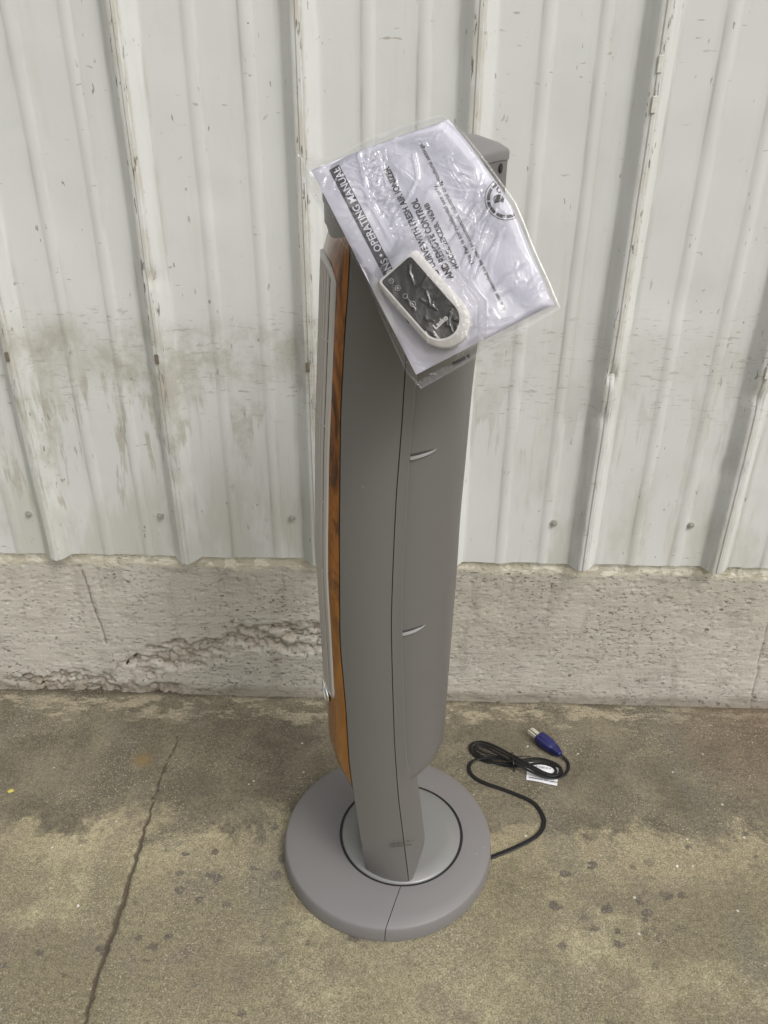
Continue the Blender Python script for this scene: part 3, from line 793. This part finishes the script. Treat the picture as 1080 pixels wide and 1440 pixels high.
for p in [(664, 1071, .3), (677, 1066.5, 1), (697, 1067, 2), (722, 1071, 3), (752, 1082, 3), (772, 1090, 2), (785, 1089, 1.4), (788, 1081, 1), (778, 1073, 1), (757, 1069, 1), (740, 1071, 1.4), (722, 1074, 1),
          (700, 1073, .6), (680, 1070, 0), (667, 1062, 0), (661, 1053, .4), (664, 1046, .6), (676, 1043, .6), (694, 1048, 1), (722, 1063, 2.4), (748, 1077, 2), (765, 1086, 1), (777, 1089, .6), (782, 1084, .5), (777, 1078, .3), (762, 1074, .2),
          (744, 1075, .2), (722, 1078, .2), (703, 1075, .2), (682, 1066, .8), (669, 1057, 1.4), (667, 1050, 1.6), (675, 1047, 1.8), (690, 1051, 2.2), (722, 1067, 3.6), (745, 1080, 3), (768, 1092, 1.6), (783, 1094, .6), (790, 1088, .0), (787, 1078, -.1), (775, 1071, 0), (757, 1066.5, 0), (740, 1068, .2),
          (722, 1069, .1), (700, 1064, .2), (684, 1060, 2.0), (672, 1054, 2.6), (672, 1050, 2.8), (684, 1052, 3), (722, 1072, 4.4), (750, 1087, 3.0), (770, 1094, 1.0), (784, 1093, .2), (793, 1090, 0), (799, 1082, 0), (799, 1073, .3), (794, 1066, 1.0), (788, 1060.5, 2)]:
    cp(*p)
path = catmull(lead + coil, 9)
sweep('cord', path, SEC, M_CORD, cordroot, angle=60, scale=[1.0 if i < 9 * len(lead) - 20 else max(.70, 1.0 - .008 * (i - 9 * len(lead) + 20)) for i in range(len(path))])
tie = [gp(721, 1061, .001), gp(720, 1058, .012), gp(720.5, 1064, .021), gp(722, 1074, .018), gp(723, 1083, .003), gp(723, 1084, .0008)]
sweep('twist_tie', catmull(tie, 6), circle(.0014, 6), M_CORD, cordroot)
sweep('twist_tie', catmull([gp(721, 1062, .010), gp(728, 1064, .012), gp(738, 1063, .009), gp(747, 1064, .006)], 5), circle(.0009, 6), M_CORD, cordroot)
# tag, folded round the cord
tg = []
tl, tr_, br, bl = gp(742, 1071, .0012), gp(786, 1080, .0012), gp(783.5, 1104.5, .0012), gp(740, 1096.5, .0012)
for i in range(9):
    for j in range(9):
        s_, t_ = i / 8, j / 8
        p = tl.lerp(tr_, s_).lerp(bl.lerp(br, s_), t_); tg.append(p + Vector((0, 0, .0015 * math.sin(s_ * 3.1) * (1 - t_) + .0008 * t_ * math.sin(s_ * 5))))
to = mesh_obj('tag', tg, grid_faces(9, 9), M_TAG, cordroot)
xd = (br - bl).normalized(); yd = (tl - bl).normalized()
for s_, o_, sz in (('WARNING DO NOT REMOVE', bl + xd * .004 + yd * .0045 + Vector((0, 0, .0016)), .0046), ('E-CORD 3F-17', bl + xd * .016 + yd * .034 + Vector((0, 0, .0036)), .0052)):
    text_mesh('tag_text', s_, sz, M_INK, to, o_, xd, yd, bold=.0001, width=.9)
bmm = []
# plug body
pa, pb = ground_at(788, 1060.5, .011), ground_at(757.5, 1036, .0125)
ax = (pb - pa).normalized(); PL = (pb - pa).length
sx = ax.cross(Vector((0, 0, 1))).normalized(); uz = sx.cross(ax)
def plug_pt(t, x, y): return pa - ORG + ax * (t * PL) + sx * x + uz * y
def rrect(a, b, n=5, r=.3):
    out = []
    for k_ in range(24):
        th = 2 * math.pi * k_ / 24; c_, s_ = math.cos(th), math.sin(th); e = .5
        out.append((a * math.copysign(abs(c_) ** e, c_), b * math.copysign(abs(s_) ** e, s_)))
    return out
prof = [(-.02, .0042, .0042)]
for i in range(5):
    t = .0 + i * .065; k_ = .0058 + i * .0011
    prof += [(t, k_, k_ * .85), (t + .035, k_ * 1.04, k_ * .9), (t + .037, k_ * .80, k_ * .72), (t + .062, k_ * .84, k_ * .75)]
prof += [(.34, .0100, .0082), (.44, .0122, .0092), (.60, .0134, .0100), (.80, .0134, .0100), (.97, .0128, .0096), (1.0, .0120, .0088)]
plug = loft('plug_body', [[plug_pt(t, x, y) for x, y in rrect(a, b)] for t, a, b in prof], M_BLUE, cordroot, angle=40)
loft('plug_pad', [[plug_pt(t, x, y) for x, y in ((-.006, .0098), (.006, .0098), (.006, .0108 if 0 < i < 3 else .0099), (-.006, .0108 if 0 < i < 3 else .0099))] for i, t in enumerate((.50, .55, .88, .93))], M_BLUE, plug)
def prong(x0, y0, wx, wy, ln):
    rr = [[plug_pt(t, x0 + x * k_, y0 + y * k_) for x, y in ((-wx, -wy), (wx, -wy), (wx, wy), (-wx, wy))] for t, k_ in ((.97, 1), (1 + ln * .9, 1), (1 + ln, .7))]
    loft('prong', rr, M_BRASS, plug, angle=30)
prong(-.0075, .0018, .0011, .0036, .40); prong(-.0005, .0018, .0011, .0036, .40)
rr = [[plug_pt(t, .0072 + x, -.0005 + y) for x, y in circle(.0022 * k_, 10)] for t, k_ in ((.97, 1), (1.36, 1), (1.44, .5))]
loft('ground_pin', rr, M_BRASS, plug)

# ------------------------------------------------------------------ manual, remote, bag: on a plane leaning out from the fan's top edge
PD = .738                                   # metres from the camera position to the plane, measured square to it
K = PD / FPX
BO = CO + fw * PD                           # plane origin
def Q(px_, py_, h=0.): return Vector(((px_ - 540) * K, (720 - py_) * K, h))
BAGR = Matrix(((rt.x, up.x, -fw.x), (rt.y, up.y, -fw.y), (rt.z, up.z, -fw.z)))
def lean_empty(name, px_, py_):
    o = bpy.data.objects.new(name, None); COL.objects.link(o)
    o.matrix_world = Matrix.Translation(BO + BAGR @ Q(px_, py_)) @ BAGR.to_4x4(); return o
def poly_at(P, t):
    P = np.array(P, float); d = np.r_[0, np.cumsum(np.hypot(*np.diff(P, axis=0).T))]; d /= d[-1]
    return np.stack([np.interp(t, d, P[:, 0]), np.interp(t, d, P[:, 1])], -1)
M_PAPER = simple('manual_paper', (.555, .55, .615), .6, 0, .02, 8)
man = lean_empty('instruction_manual', 605, 350); MO = Q(605, 350)
tag(man, 'white printed instruction booklet inside the clear plastic bag, leaning on top of the tower fan', 'manual')
TL, TR, BR_, BL = Q(438, 240), Q(631, 169), Q(779, 428), Q(585, 527)
MAN_R = [(631, 169), (655, 199), (678, 230), (702, 263), (720, 291), (735, 325), (750, 362), (765, 396), (779, 428)]
def sheet_pt(s_, t_, h):
    rx, ry = poly_at(MAN_R, np.array([t_]))[0]
    a = TL.lerp(BL, t_); p = a.lerp(Q(rx, ry), s_)
    return p - MO + Vector((0, 0, h + .0030 * math.sin(math.pi * s_) * (1 - .3 * t_) + .0015 * math.sin(2.2 * t_ + 1)))
def sheet(name, h, mat, ins=0., th=.0004, n=24):
    V = []
    for hh in (h, h - th):
        for i in range(n + 1):
            for j in range(n + 1): V.append(sheet_pt(ins + (1 - 2 * ins) * i / n, ins + (1 - 2 * ins) * j / n, hh))
    m = n + 1; F = [tuple(reversed(f)) for f in grid_faces(m, m)] + [tuple(a + m * m for a in f) for f in grid_faces(m, m)]
    bd = [(i, 0) for i in range(m)] + [(n, j) for j in range(1, m)] + [(i, n) for i in range(n - 1, -1, -1)] + [(0, j) for j in range(n - 1, 0, -1)]
    for a, b in zip(bd, bd[1:] + bd[:1]):
        ia, ib = a[0] * m + a[1], b[0] * m + b[1]; F.append((ia, ib, ib + m * m, ia + m * m))
    return mesh_obj(name, V, F, mat, man, angle=40)
cover = sheet('cover', 0, M_PAPER)
for i in range(3): sheet('page', -.0007 - .0006 * i, M_PAPER, ins=.004 + .002 * i)
# lettering: reading direction runs from the booklet's bottom up to its top left
e_up = (TL - BL).normalized(); e_rd = e_up                       # reading direction
e_ly = Vector((-e_rd.y, e_rd.x, 0))                               # letters' up
from mathutils.bvhtree import BVHTree
_bvh = BVHTree.FromPolygons([v.co.copy() for v in cover.data.vertices], [tuple(p.vertices) for p in cover.data.polygons])
def curve_z(me_o):
    for v in me_o.data.vertices:
        h_ = _bvh.ray_cast(Vector((v.co.x, v.co.y, .1)), Vector((0, 0, -1)))[0]
        if h_ is not None: v.co.z += h_.z
def mtext(s_, px_, py_, size_px, bold=0., mat=None, width=1., h=.0004, nm='printed_line'):
    o = text_mesh(nm, s_, size_px * K, mat or M_INK, cover, Q(px_, py_, h) - MO, e_rd, e_ly, bold=bold * K, width=width); curve_z(o); return o
def nrm_w(s_, size, target_px):
    return target_px / (len(s_) * size * .60)
# black title bar, with white lettering
def bar(p0, p1, w_px):
    a, b = Q(*p0), Q(*p1); sd_ = (b - a).normalized(); pp = Vector((-sd_.y, sd_.x, 0)) * (w_px * K / 2); V = []
    for i in range(21):
        c = a.lerp(b, i / 20); V += [c + pp - MO + Vector((0, 0, .0003)), c - pp - MO + Vector((0, 0, .0003))]
    o = mesh_obj('title_bar', V, [(2 * i, 2 * i + 2, 2 * i + 3, 2 * i + 1) for i in range(20)], M_INK, cover); curve_z(o); return o
bar((581, 452), (470, 237), 16)
M_WHITE = simple('white_ink', (.62, .61, .67), .6, 0, .02, 8)
tt_ = 'INSTRUCTIONS \u2022 OPERATING MANUAL'
o = text_mesh('title_text', tt_, 14.5 * K, M_WHITE, cover, Q(581 - 4, 452 - 9 + 4, .0007) - MO, e_rd, e_ly, bold=.25 * K, width=.80)
def fit_line(o, x0, y0, x1, y1):
    """stretch a line of text along its own run so that it spans the two given points"""
    a = Q(x0, y0) - MO; b = Q(x1, y1) - MO; d = (b - a); Ln = d.length; d.normalize(); pv = Vector((-d.y, d.x, 0))
    vs = o.data.vertices; co = np.array([v.co[:] for v in vs]); rd = np.array(e_rd[:]); ly = np.array(e_ly[:])
    r_ = co @ rd; l_ = co @ ly; r_ = (r_ - r_.min()) / (r_.max() - r_.min()); l0 = float(np.percentile(l_, 2)); 
    for v, rr_, ll in zip(vs, r_, l_):
        p = a + d * (rr_ * Ln) + pv * (ll - l0); v.co.x, v.co.y = p.x, p.y
    return o
fit_line(o, 586, 446, 477, 236); curve_z(o)
def line(s_, size, a, b, bold=0.):
    o = text_mesh('printed_line', s_, size * K, M_INK, cover, Q(a[0], a[1], .0004) - MO, e_rd, e_ly, bold=bold * K); fit_line(o, *a, *b); curve_z(o)
line('WIND CURVE WITH FRESH AIR IONIZER', 12.5, (627, 406), (547, 236), .35)
line('AND REMOTE CONTROL', 13.5, (638, 392), (586, 281), .55)
line('MODEL 2EKZ5B, V634B', 10, (645, 378), (602, 287), .3)
line('This Fan is for residential use only.', 8, (667, 373), (613, 261), .15)
line('It is not intended to be used in commercial, industrial or agricultural settings.', 8, (711, 435), (593, 203), .12)
# round emblem: two rings, broken band, swirl
def ring2(cx, cy, r1, r0_, a0=0, a1=2 * math.pi, n=40, ecc=1.0, nm='emblem_ring'):
    V = []
    for i in range(n + 1):
        a = a0 + (a1 - a0) * i / n
        for r_ in (r1, r0_):
            xx, yy = cx + r_ * math.cos(a), cy - r_ * math.sin(a)
            ex = float(np.interp(yy, [q[1] for q in MAN_R], [q[0] for q in MAN_R])) - 2      # the print runs off the paper's edge
            V.append(Q(min(xx, ex), yy, .0004) - MO)
    o = mesh_obj(nm, V, [(2 * i, 2 * i + 1, 2 * i + 3, 2 * i + 2) for i in range(n)], M_INK, cover); curve_z(o)
ring2(711, 281, 30, 29, math.radians(105), math.radians(322)); 
for a in ((108, 140), (145, 185), (190, 232), (237, 268), (273, 300)): ring2(711, 281, 27, 22.5, math.radians(a[0]), math.radians(a[1]), 12)
ring2(701, 282, 7.5, 2.0, math.radians(-40), math.radians(230), 20, nm='emblem_swirl'); ring2(699, 281, 5.5, 0, nm='emblem_swirl', n=16); ring2(702, 268, 4.5, 2.4, math.radians(60), math.radians(300), 12, nm='emblem_swirl')

# remote
rem = lean_empty('remote_control', 600, 435); RO = Q(600, 435)
tag(rem, 'small white remote control with glossy black rounded face, in the clear bag over the booklet', 'remote control')
M_RBODY = simple('remote_white', (.60, .575, .55), .38, 0, .04, 30)
k = NT('remote_black'); k.set(Base_Color=(.016, .013, .006), Roughness=.06, Specular_IOR_Level=.10, Coat_Weight=.0); M_RFACE = k.m
M_ICON = simple('icon_grey', (.62, .60, .56), .5, 0, .05, 30)
axd = (Q(636, 477) - Q(556, 386)).normalized(); axn = Vector((-axd.y, axd.x, 0))       # long axis; axn = to the upper right
if axn.x < 0: axn = -axn
def rp(a, b, h): return Q(556, 386) - RO + axd * a + axn * b + Vector((0, 0, h))
px1 = K
def remote_ring(a0, a1, b, h, rc, sh=(0, 0)):
    """flat top end at a0, half-round at a1"""
    P = []
    P += [(a0, -b + rc), (a0 + rc * .3, -b + rc * .3), (a0 + rc, -b)]
    for t in np.linspace(-math.pi / 2, math.pi / 2, 19): P.append((a1 - b + b * math.cos(t), b * math.sin(t)))
    P += [(a0 + rc, b), (a0 + rc * .3, b - rc * .3), (a0, b - rc)]
    return [rp(x * px1 + sh[0] * px1, y * px1 + sh[1] * px1, h) for x, y in P]
RH = .0045
sh0 = (0, 3)
loft('remote_body', [remote_ring(-3, 130, 32, RH, 5, (2, 5)), remote_ring(-5, 133, 37, RH + .0035, 5, (2, 5)), remote_ring(-5, 132, 37, RH + .008, 5, (1, 4)), remote_ring(-3, 124, 31, RH + .0125, 4, (0, 1)), remote_ring(-2, 122.5, 29.5, RH + .0130, 4, (0, .5)), remote_ring(-1, 121, 27.8, RH + .0128, 4)], M_RBODY, rem, angle=30)
loft('remote_face', [remote_ring(0, 119, 26.8, RH + .0120, 4), remote_ring(0, 119, 26.8, RH + .0132, 4), remote_ring(.8, 118, 26, RH + .0135, 4)], M_RFACE, rem, angle=20)
def icon(a, b, r_, spoke=1):
    P = [rp((a + r_ * math.cos(t)) * px1, (b + r_ * math.sin(t)) * px1, RH + .0137) for t in np.linspace(0, 2 * math.pi, 25)[:-1]]
    root = sweep('button_ring', P, circle(.26 * px1, 5), M_ICON, rem, closed=True)
    for j in range(spoke):
        t = math.pi * j / max(spoke, 1) + .4
        bmk = sweep('button_mark', [rp((a - .5 * r_ * math.cos(t)) * px1, (b - .5 * r_ * math.sin(t)) * px1, RH + .0137), rp((a + .5 * r_ * math.cos(t)) * px1, (b + .5 * r_ * math.sin(t)) * px1, RH + .0137)], circle(.3 * px1, 5), M_ICON, root)
icon(9, -16, 3.2, 1); icon(22, -15.5, 3.6, 3); icon(37, -15, 3.2, 0); icon(52, -14.5, 3.8, 1)
text_mesh('remote_name', 'Lasko', 10 * px1, M_ICON, rem, rp(99 * px1, -14 * px1, RH + .0137), axn, -axd, bold=.35 * px1)

# ------------------------------------------------------------------ clear crinkled bag
def mat_bag():
    k = NT('clear_film'); t = k.t
    v = k.obj()
    n1 = k.noise(v, 45, 4, .6, 1.5); n2 = k.noise(v, 190, 3, .6, .8)
    bmp = k.bump(n1, .12, .003); bmp = k.bump(n2, .06, .0008, bmp)
    tr = k.n('ShaderNodeBsdfTransparent'); tr.inputs[0].default_value = (.965, .965, .97, 1)
    gl_ = k.n('ShaderNodeBsdfGlossy'); gl_.inputs['Roughness'].default_value = .10; k.l(bmp, gl_.inputs['Normal']); gl_.inputs[0].default_value = (1, 1, 1, 1)
    fr = k.n('ShaderNodeFresnel'); fr.inputs[0].default_value = 1.6; k.l(bmp, fr.inputs['Normal'])
    f = k.math('MINIMUM', k.math('ADD', k.math('MULTIPLY', fr.outputs[0], 1.55), -.042), .85)
    mx = k.n('ShaderNodeMixShader'); k.l(f, mx.inputs[0]); k.l(tr.outputs[0], mx.inputs[1]); k.l(gl_.outputs[0], mx.inputs[2])
    k.l(mx.outputs[0], k.out.inputs[0]); t.nodes.remove(k.b)
    return k.m
M_BAG = mat_bag()
bag = lean_empty('plastic_bag', 605, 350)
tag(bag, 'clear crinkled plastic bag holding booklet and remote, leaning on the top of the fan', 'plastic bag')
b_top = [(417, 212), (441, 218), (462, 225), (520, 193), (580, 172), (622, 161)]
b_rgt = [(622, 161), (652, 186), (686, 228), (727, 286), (752, 350), (773, 396), (789, 433)]
b_bot = [(592, 547), (640, 520), (690, 490), (740, 462), (789, 433)]
b_lft = [(417, 212), (428, 258), (470, 325), (511, 384), (540, 455), (569, 520), (592, 547)]
NS, NTt = 300, 420
def bag_grid(ns, ntt):
    s_ = np.linspace(0, 1, ns); t_ = np.linspace(0, 1, ntt)
    T, B, Lf, Rg = poly_at(b_top, s_), poly_at(b_bot, s_), poly_at(b_lft, t_), poly_at(b_rgt, t_)
    Sg, Tg = np.meshgrid(s_, t_, indexing='ij'); Sg = Sg[..., None]; Tg = Tg[..., None]
    P = (1 - Tg) * T[:, None] + Tg * B[:, None] + (1 - Sg) * Lf[None] + Sg * Rg[None]
    c00, c10, c01, c11 = map(np.array, (b_top[0], b_top[-1], b_bot[0], b_bot[-1]))
    P = P - ((1 - Sg) * (1 - Tg) * c00 + Sg * (1 - Tg) * c10 + (1 - Sg) * Tg * c01 + Sg * Tg * c11)
    return P, Sg[..., 0], Tg[..., 0]
P, SG, TG = bag_grid(NS, NTt); BX, BY = P[..., 0], P[..., 1]
edge = np.minimum(np.minimum(SG, 1 - SG), np.minimum(TG, 1 - TG))
def poly_in(px_, py_, poly, soft):
    d = np.full(px_.shape, 1e9)
    n = len(poly)
    for i in range(n):
        (ax_, ay), (bx, by) = poly[i], poly[(i + 1) % n]
        ln = math.hypot(bx - ax_, by - ay); sgn = ((bx - ax_) * (py_ - ay) - (by - ay) * (px_ - ax_)) / ln
        d = np.minimum(d, sgn)
    return sstep(-soft, soft * .2, d)
inman = poly_in(BX, BY, [(438, 240), (631, 169), (720, 288), (779, 428), (585, 527)], 10)
inrem = poly_in(BX, BY, [(524, 412), (572, 350), (598, 350), (668, 432), (668, 480), (640, 502), (596, 494)], 16)
edger = np.clip(edge * 14, 0, 1)
Hs = (.0022 + .0035) * inman + .0175 * inrem + .0012
Hs = Hs * sstep(0, .06, edge)
wr = np.zeros_like(BX)
def ridge(pts, wd=2.0, ht=.0011, jit=2.0):
    global wr
    d = seg_dist(BX + (fbm(BX / 14, BY / 14, 2) - .5) * jit * 2, BY + (fbm(BX / 14 + 5, BY / 14 + 9, 2) - .5) * jit * 2, pts)
    wr = wr + ht * .85 * np.exp(-(d / (wd * 1.05)) ** 1.3)
# traced folds
for pts, wd, ht in [([(667, 322), (720, 268)], 1.6, .0013), ([(690, 262), (652, 318), (630, 350)], 1.6, .0013), ([(697, 270), (668, 335), (650, 372)], 1.8, .0015), ([(706, 275), (676, 340), (664, 388)], 1.6, .0013),
                    ([(690, 352), (668, 395)], 1.6, .0012), ([(706, 325), (695, 352), (688, 385)], 1.5, .0012), ([(740, 372), (710, 392), (690, 412)], 1.5, .0012), ([(735, 398), (700, 420)], 1.4, .001),
                    ([(583, 220), (586, 252), (575, 280), (560, 300)], 1.5, .0012), ([(530, 284), (560, 270), (545, 262)], 1.6, .0014), ([(528, 286), (500, 300), (470, 300)], 1.5, .0012), ([(528, 284), (510, 262), (492, 258)], 1.5, .0012),
                    ([(460, 268), (490, 280), (528, 285)], 1.4, .001), ([(440, 230), (480, 222), (520, 208)], 2.2, .0015), ([(445, 245), (462, 222), (500, 205)], 1.8, .0012), ([(640, 235), (665, 245), (668, 256), (650, 252)], 2.4, .0018),
                    ([(633, 228), (642, 248), (660, 260)], 1.5, .0012), ([(600, 270), (620, 262), (648, 268), (690, 266)], 1.3, .001), ([(566, 240), (590, 262)], 1.3, .001), ([(505, 215), (512, 248), (520, 285), (548, 330)], 2.4, .0012),
                    ([(530, 395), (545, 372), (552, 350)], 1.5, .0013), ([(470, 330), (505, 372), (525, 405)], 2.0, .0012), ([(575, 365), (590, 355)], 1.6, .001), ([(650, 470), (700, 462), (690, 440)], 1.6, .0013), ([(668, 440), (700, 455), (720, 450)], 1.6, .0013),
                    ([(655, 500), (720, 470), (780, 440)], 2.0, .0012), ([(600, 505), (640, 512)], 1.6, .001), ([(424, 222), (448, 240), (470, 226)], 1.8, .0012), ([(432, 250), (455, 290), (470, 322)], 2, .0012)]:
    ridge(pts, wd, ht * 1.0)
# random fine folds, thickest beside the remote and along the seal that crosses the bag
R2 = np.random.default_rng(21)
def cluster(cx, cy, sx_, sy_, n, ln, ang, dang, ht=.0009):
    for _ in range(int(n * 1.6)):
        x, y = R2.normal(cx, sx_), R2.normal(cy, sy_); a = math.radians(ang + R2.normal(0, dang)); l_ = ln * R2.uniform(.5, 1.3)
        mx, my = x + l_ * .5 * math.cos(a) + R2.normal(0, 2), y - l_ * .5 * math.sin(a) + R2.normal(0, 2)
        ridge([(x, y), (mx, my), (x + l_ * math.cos(a), y - l_ * math.sin(a))], R2.uniform(.9, 1.5), ht * R2.uniform(.6, 1.3), 3)
for cx, cy in [(558, 318), (570, 345), (585, 340), (600, 362), (612, 380), (628, 395)]: cluster(cx, cy, 8, 8, 9, 16, 30, 60, .0008)
for cx, cy in [(515, 232), (522, 255), (530, 275), (540, 297)]: cluster(cx, cy, 5, 6, 5, 14, 20, 40, .0007)
cluster(598, 432, 20, 24, 9, 22, -40, 50, .0008)
cluster(640, 440, 10, 20, 10, 22, -60, 40, .0009)
cluster(500, 340, 16, 18, 8, 16, 30, 60, .0008)
cluster(680, 330, 40, 60, 10, 26, 55, 30, .0007)
cluster(480, 250, 25, 18, 8, 20, 10, 50, .0008)
cluster(560, 225, 30, 20, 6, 24, -70, 40, .0006)
cluster(740, 400, 20, 22, 7, 22, 40, 40, .0008); cluster(650, 250, 30, 25, 8, 22, -20, 50, .0008); cluster(600, 300, 30, 30, 8, 24, 60, 50, .0008)
cluster(600, 520, 25, 8, 8, 18, 30, 40, .0008); cluster(700, 480, 30, 8, 8, 18, 30, 30, .0008); cluster(437, 250, 8, 14, 8, 14, -60, 40, .0010); cluster(520, 195, 40, 6, 8, 18, 20, 20, .0008)
crk_ = (fbm(BX / 9, BY / 9, 3) - .5) * .0006 + np.abs(fbm(BX / 16 + 40, BY / 16, 2) - .5) * -.0018
soft_ = (fbm(BX / 60 + 3, BY / 60, 2) - .5) * .005
Hf = Hs + (wr + crk_ * (.22 + 1.1 * (1 - inman) + .1 * inrem) + soft_ * (inman > -1)) * sstep(0, .035, edge)
Hf = np.maximum(Hf, (.0038 * inman + RH * 0 + .0182 * inrem * (inrem > .9)) * sstep(0, .05, edge))
def bag_sheet(name, BXx, BYy, Hh, ns, ntt):
    V = np.stack([(BXx - 605) * K, (350 - BYy) * K, Hh], -1)
    o = np_mesh(name, V, ns, ntt, M_BAG, None, bag); return o
bag_sheet('front_film', BX, BY, Hf, NS, NTt)
P2, S2, T2 = bag_grid(90, 120); e2 = np.minimum(np.minimum(S2, 1 - S2), np.minimum(T2, 1 - T2))
Hb = (-.0042 - (fbm(P2[..., 0] / 18, P2[..., 1] / 18, 3)) * .004) * sstep(0, .06, e2)
bag_sheet('back_film', P2[..., 0], P2[..., 1], Hb, 90, 120)
# black printed mark on the bag's lower seam
bm = bmesh.new()
a_, b_ = Q(636, 513, .0012) - Q(605, 350), Q(655, 503.5, .0012) - Q(605, 350); d_ = (b_ - a_).normalized(); n_ = Vector((-d_.y, d_.x, 0)) * 2.6 * K
for (s0, s1) in ((0, .98), (1.08, 1.30)):
    q_ = [a_.lerp(b_, s0) - n_, a_.lerp(b_, s1) - n_, a_.lerp(b_, s1) + n_, a_.lerp(b_, s0) + n_]
    bm.faces.new([bm.verts.new(v) for v in q_])
from_bm('printed_mark', bm, M_INK, bag)

# ------------------------------------------------------------------ small litter on the floor
def chip(px_, py_, r_, mat, label, cat, flat=.35):
    bm = bmesh.new(); bmesh.ops.create_icosphere(bm, subdivisions=2, radius=1)
    for v in bm.verts: v.co *= 1 + .35 * mnoise.noise(v.co * 1.7 + Vector((px_, 0, 0)))
    bmesh.ops.transform(bm, verts=bm.verts, matrix=Matrix.Diagonal((r_, r_ * .7, r_ * flat, 1)))
    o = from_bm(cat.replace(' ', '_'), bm, mat, None, smooth=False); p = ground_at(px_, py_); o.location = (p.x, p.y, r_ * flat * .6)
    o.rotation_euler = (0, 0, px_ % 3); return tag(o, label, cat)
M_YEL = simple('yellow_chip', (.52, .42, .10), .7, 0, .1, 200)
M_STONE = simple('white_grit', (.66, .65, .60), .8, 0, .1, 200)
chip(15, 1113, .0058, M_YEL, 'small yellow crumb on the floor at the left edge of the photo', 'yellow crumb')
chip(110, 1274, .0028, M_STONE, 'tiny white crumb on the floor left of the long crack', 'white crumb')
chip(742, 1050, .0022, M_STONE, 'tiny white pebble on the floor between the fan and the blue plug', 'white pebble')
chip(952, 1218, .0030, M_STONE, 'tiny white pebble on the floor far right of the fan base', 'white pebble')
chip(813, 1060, .0018, M_STONE, 'tiny white pebble on the floor just right of the blue plug', 'white pebble')
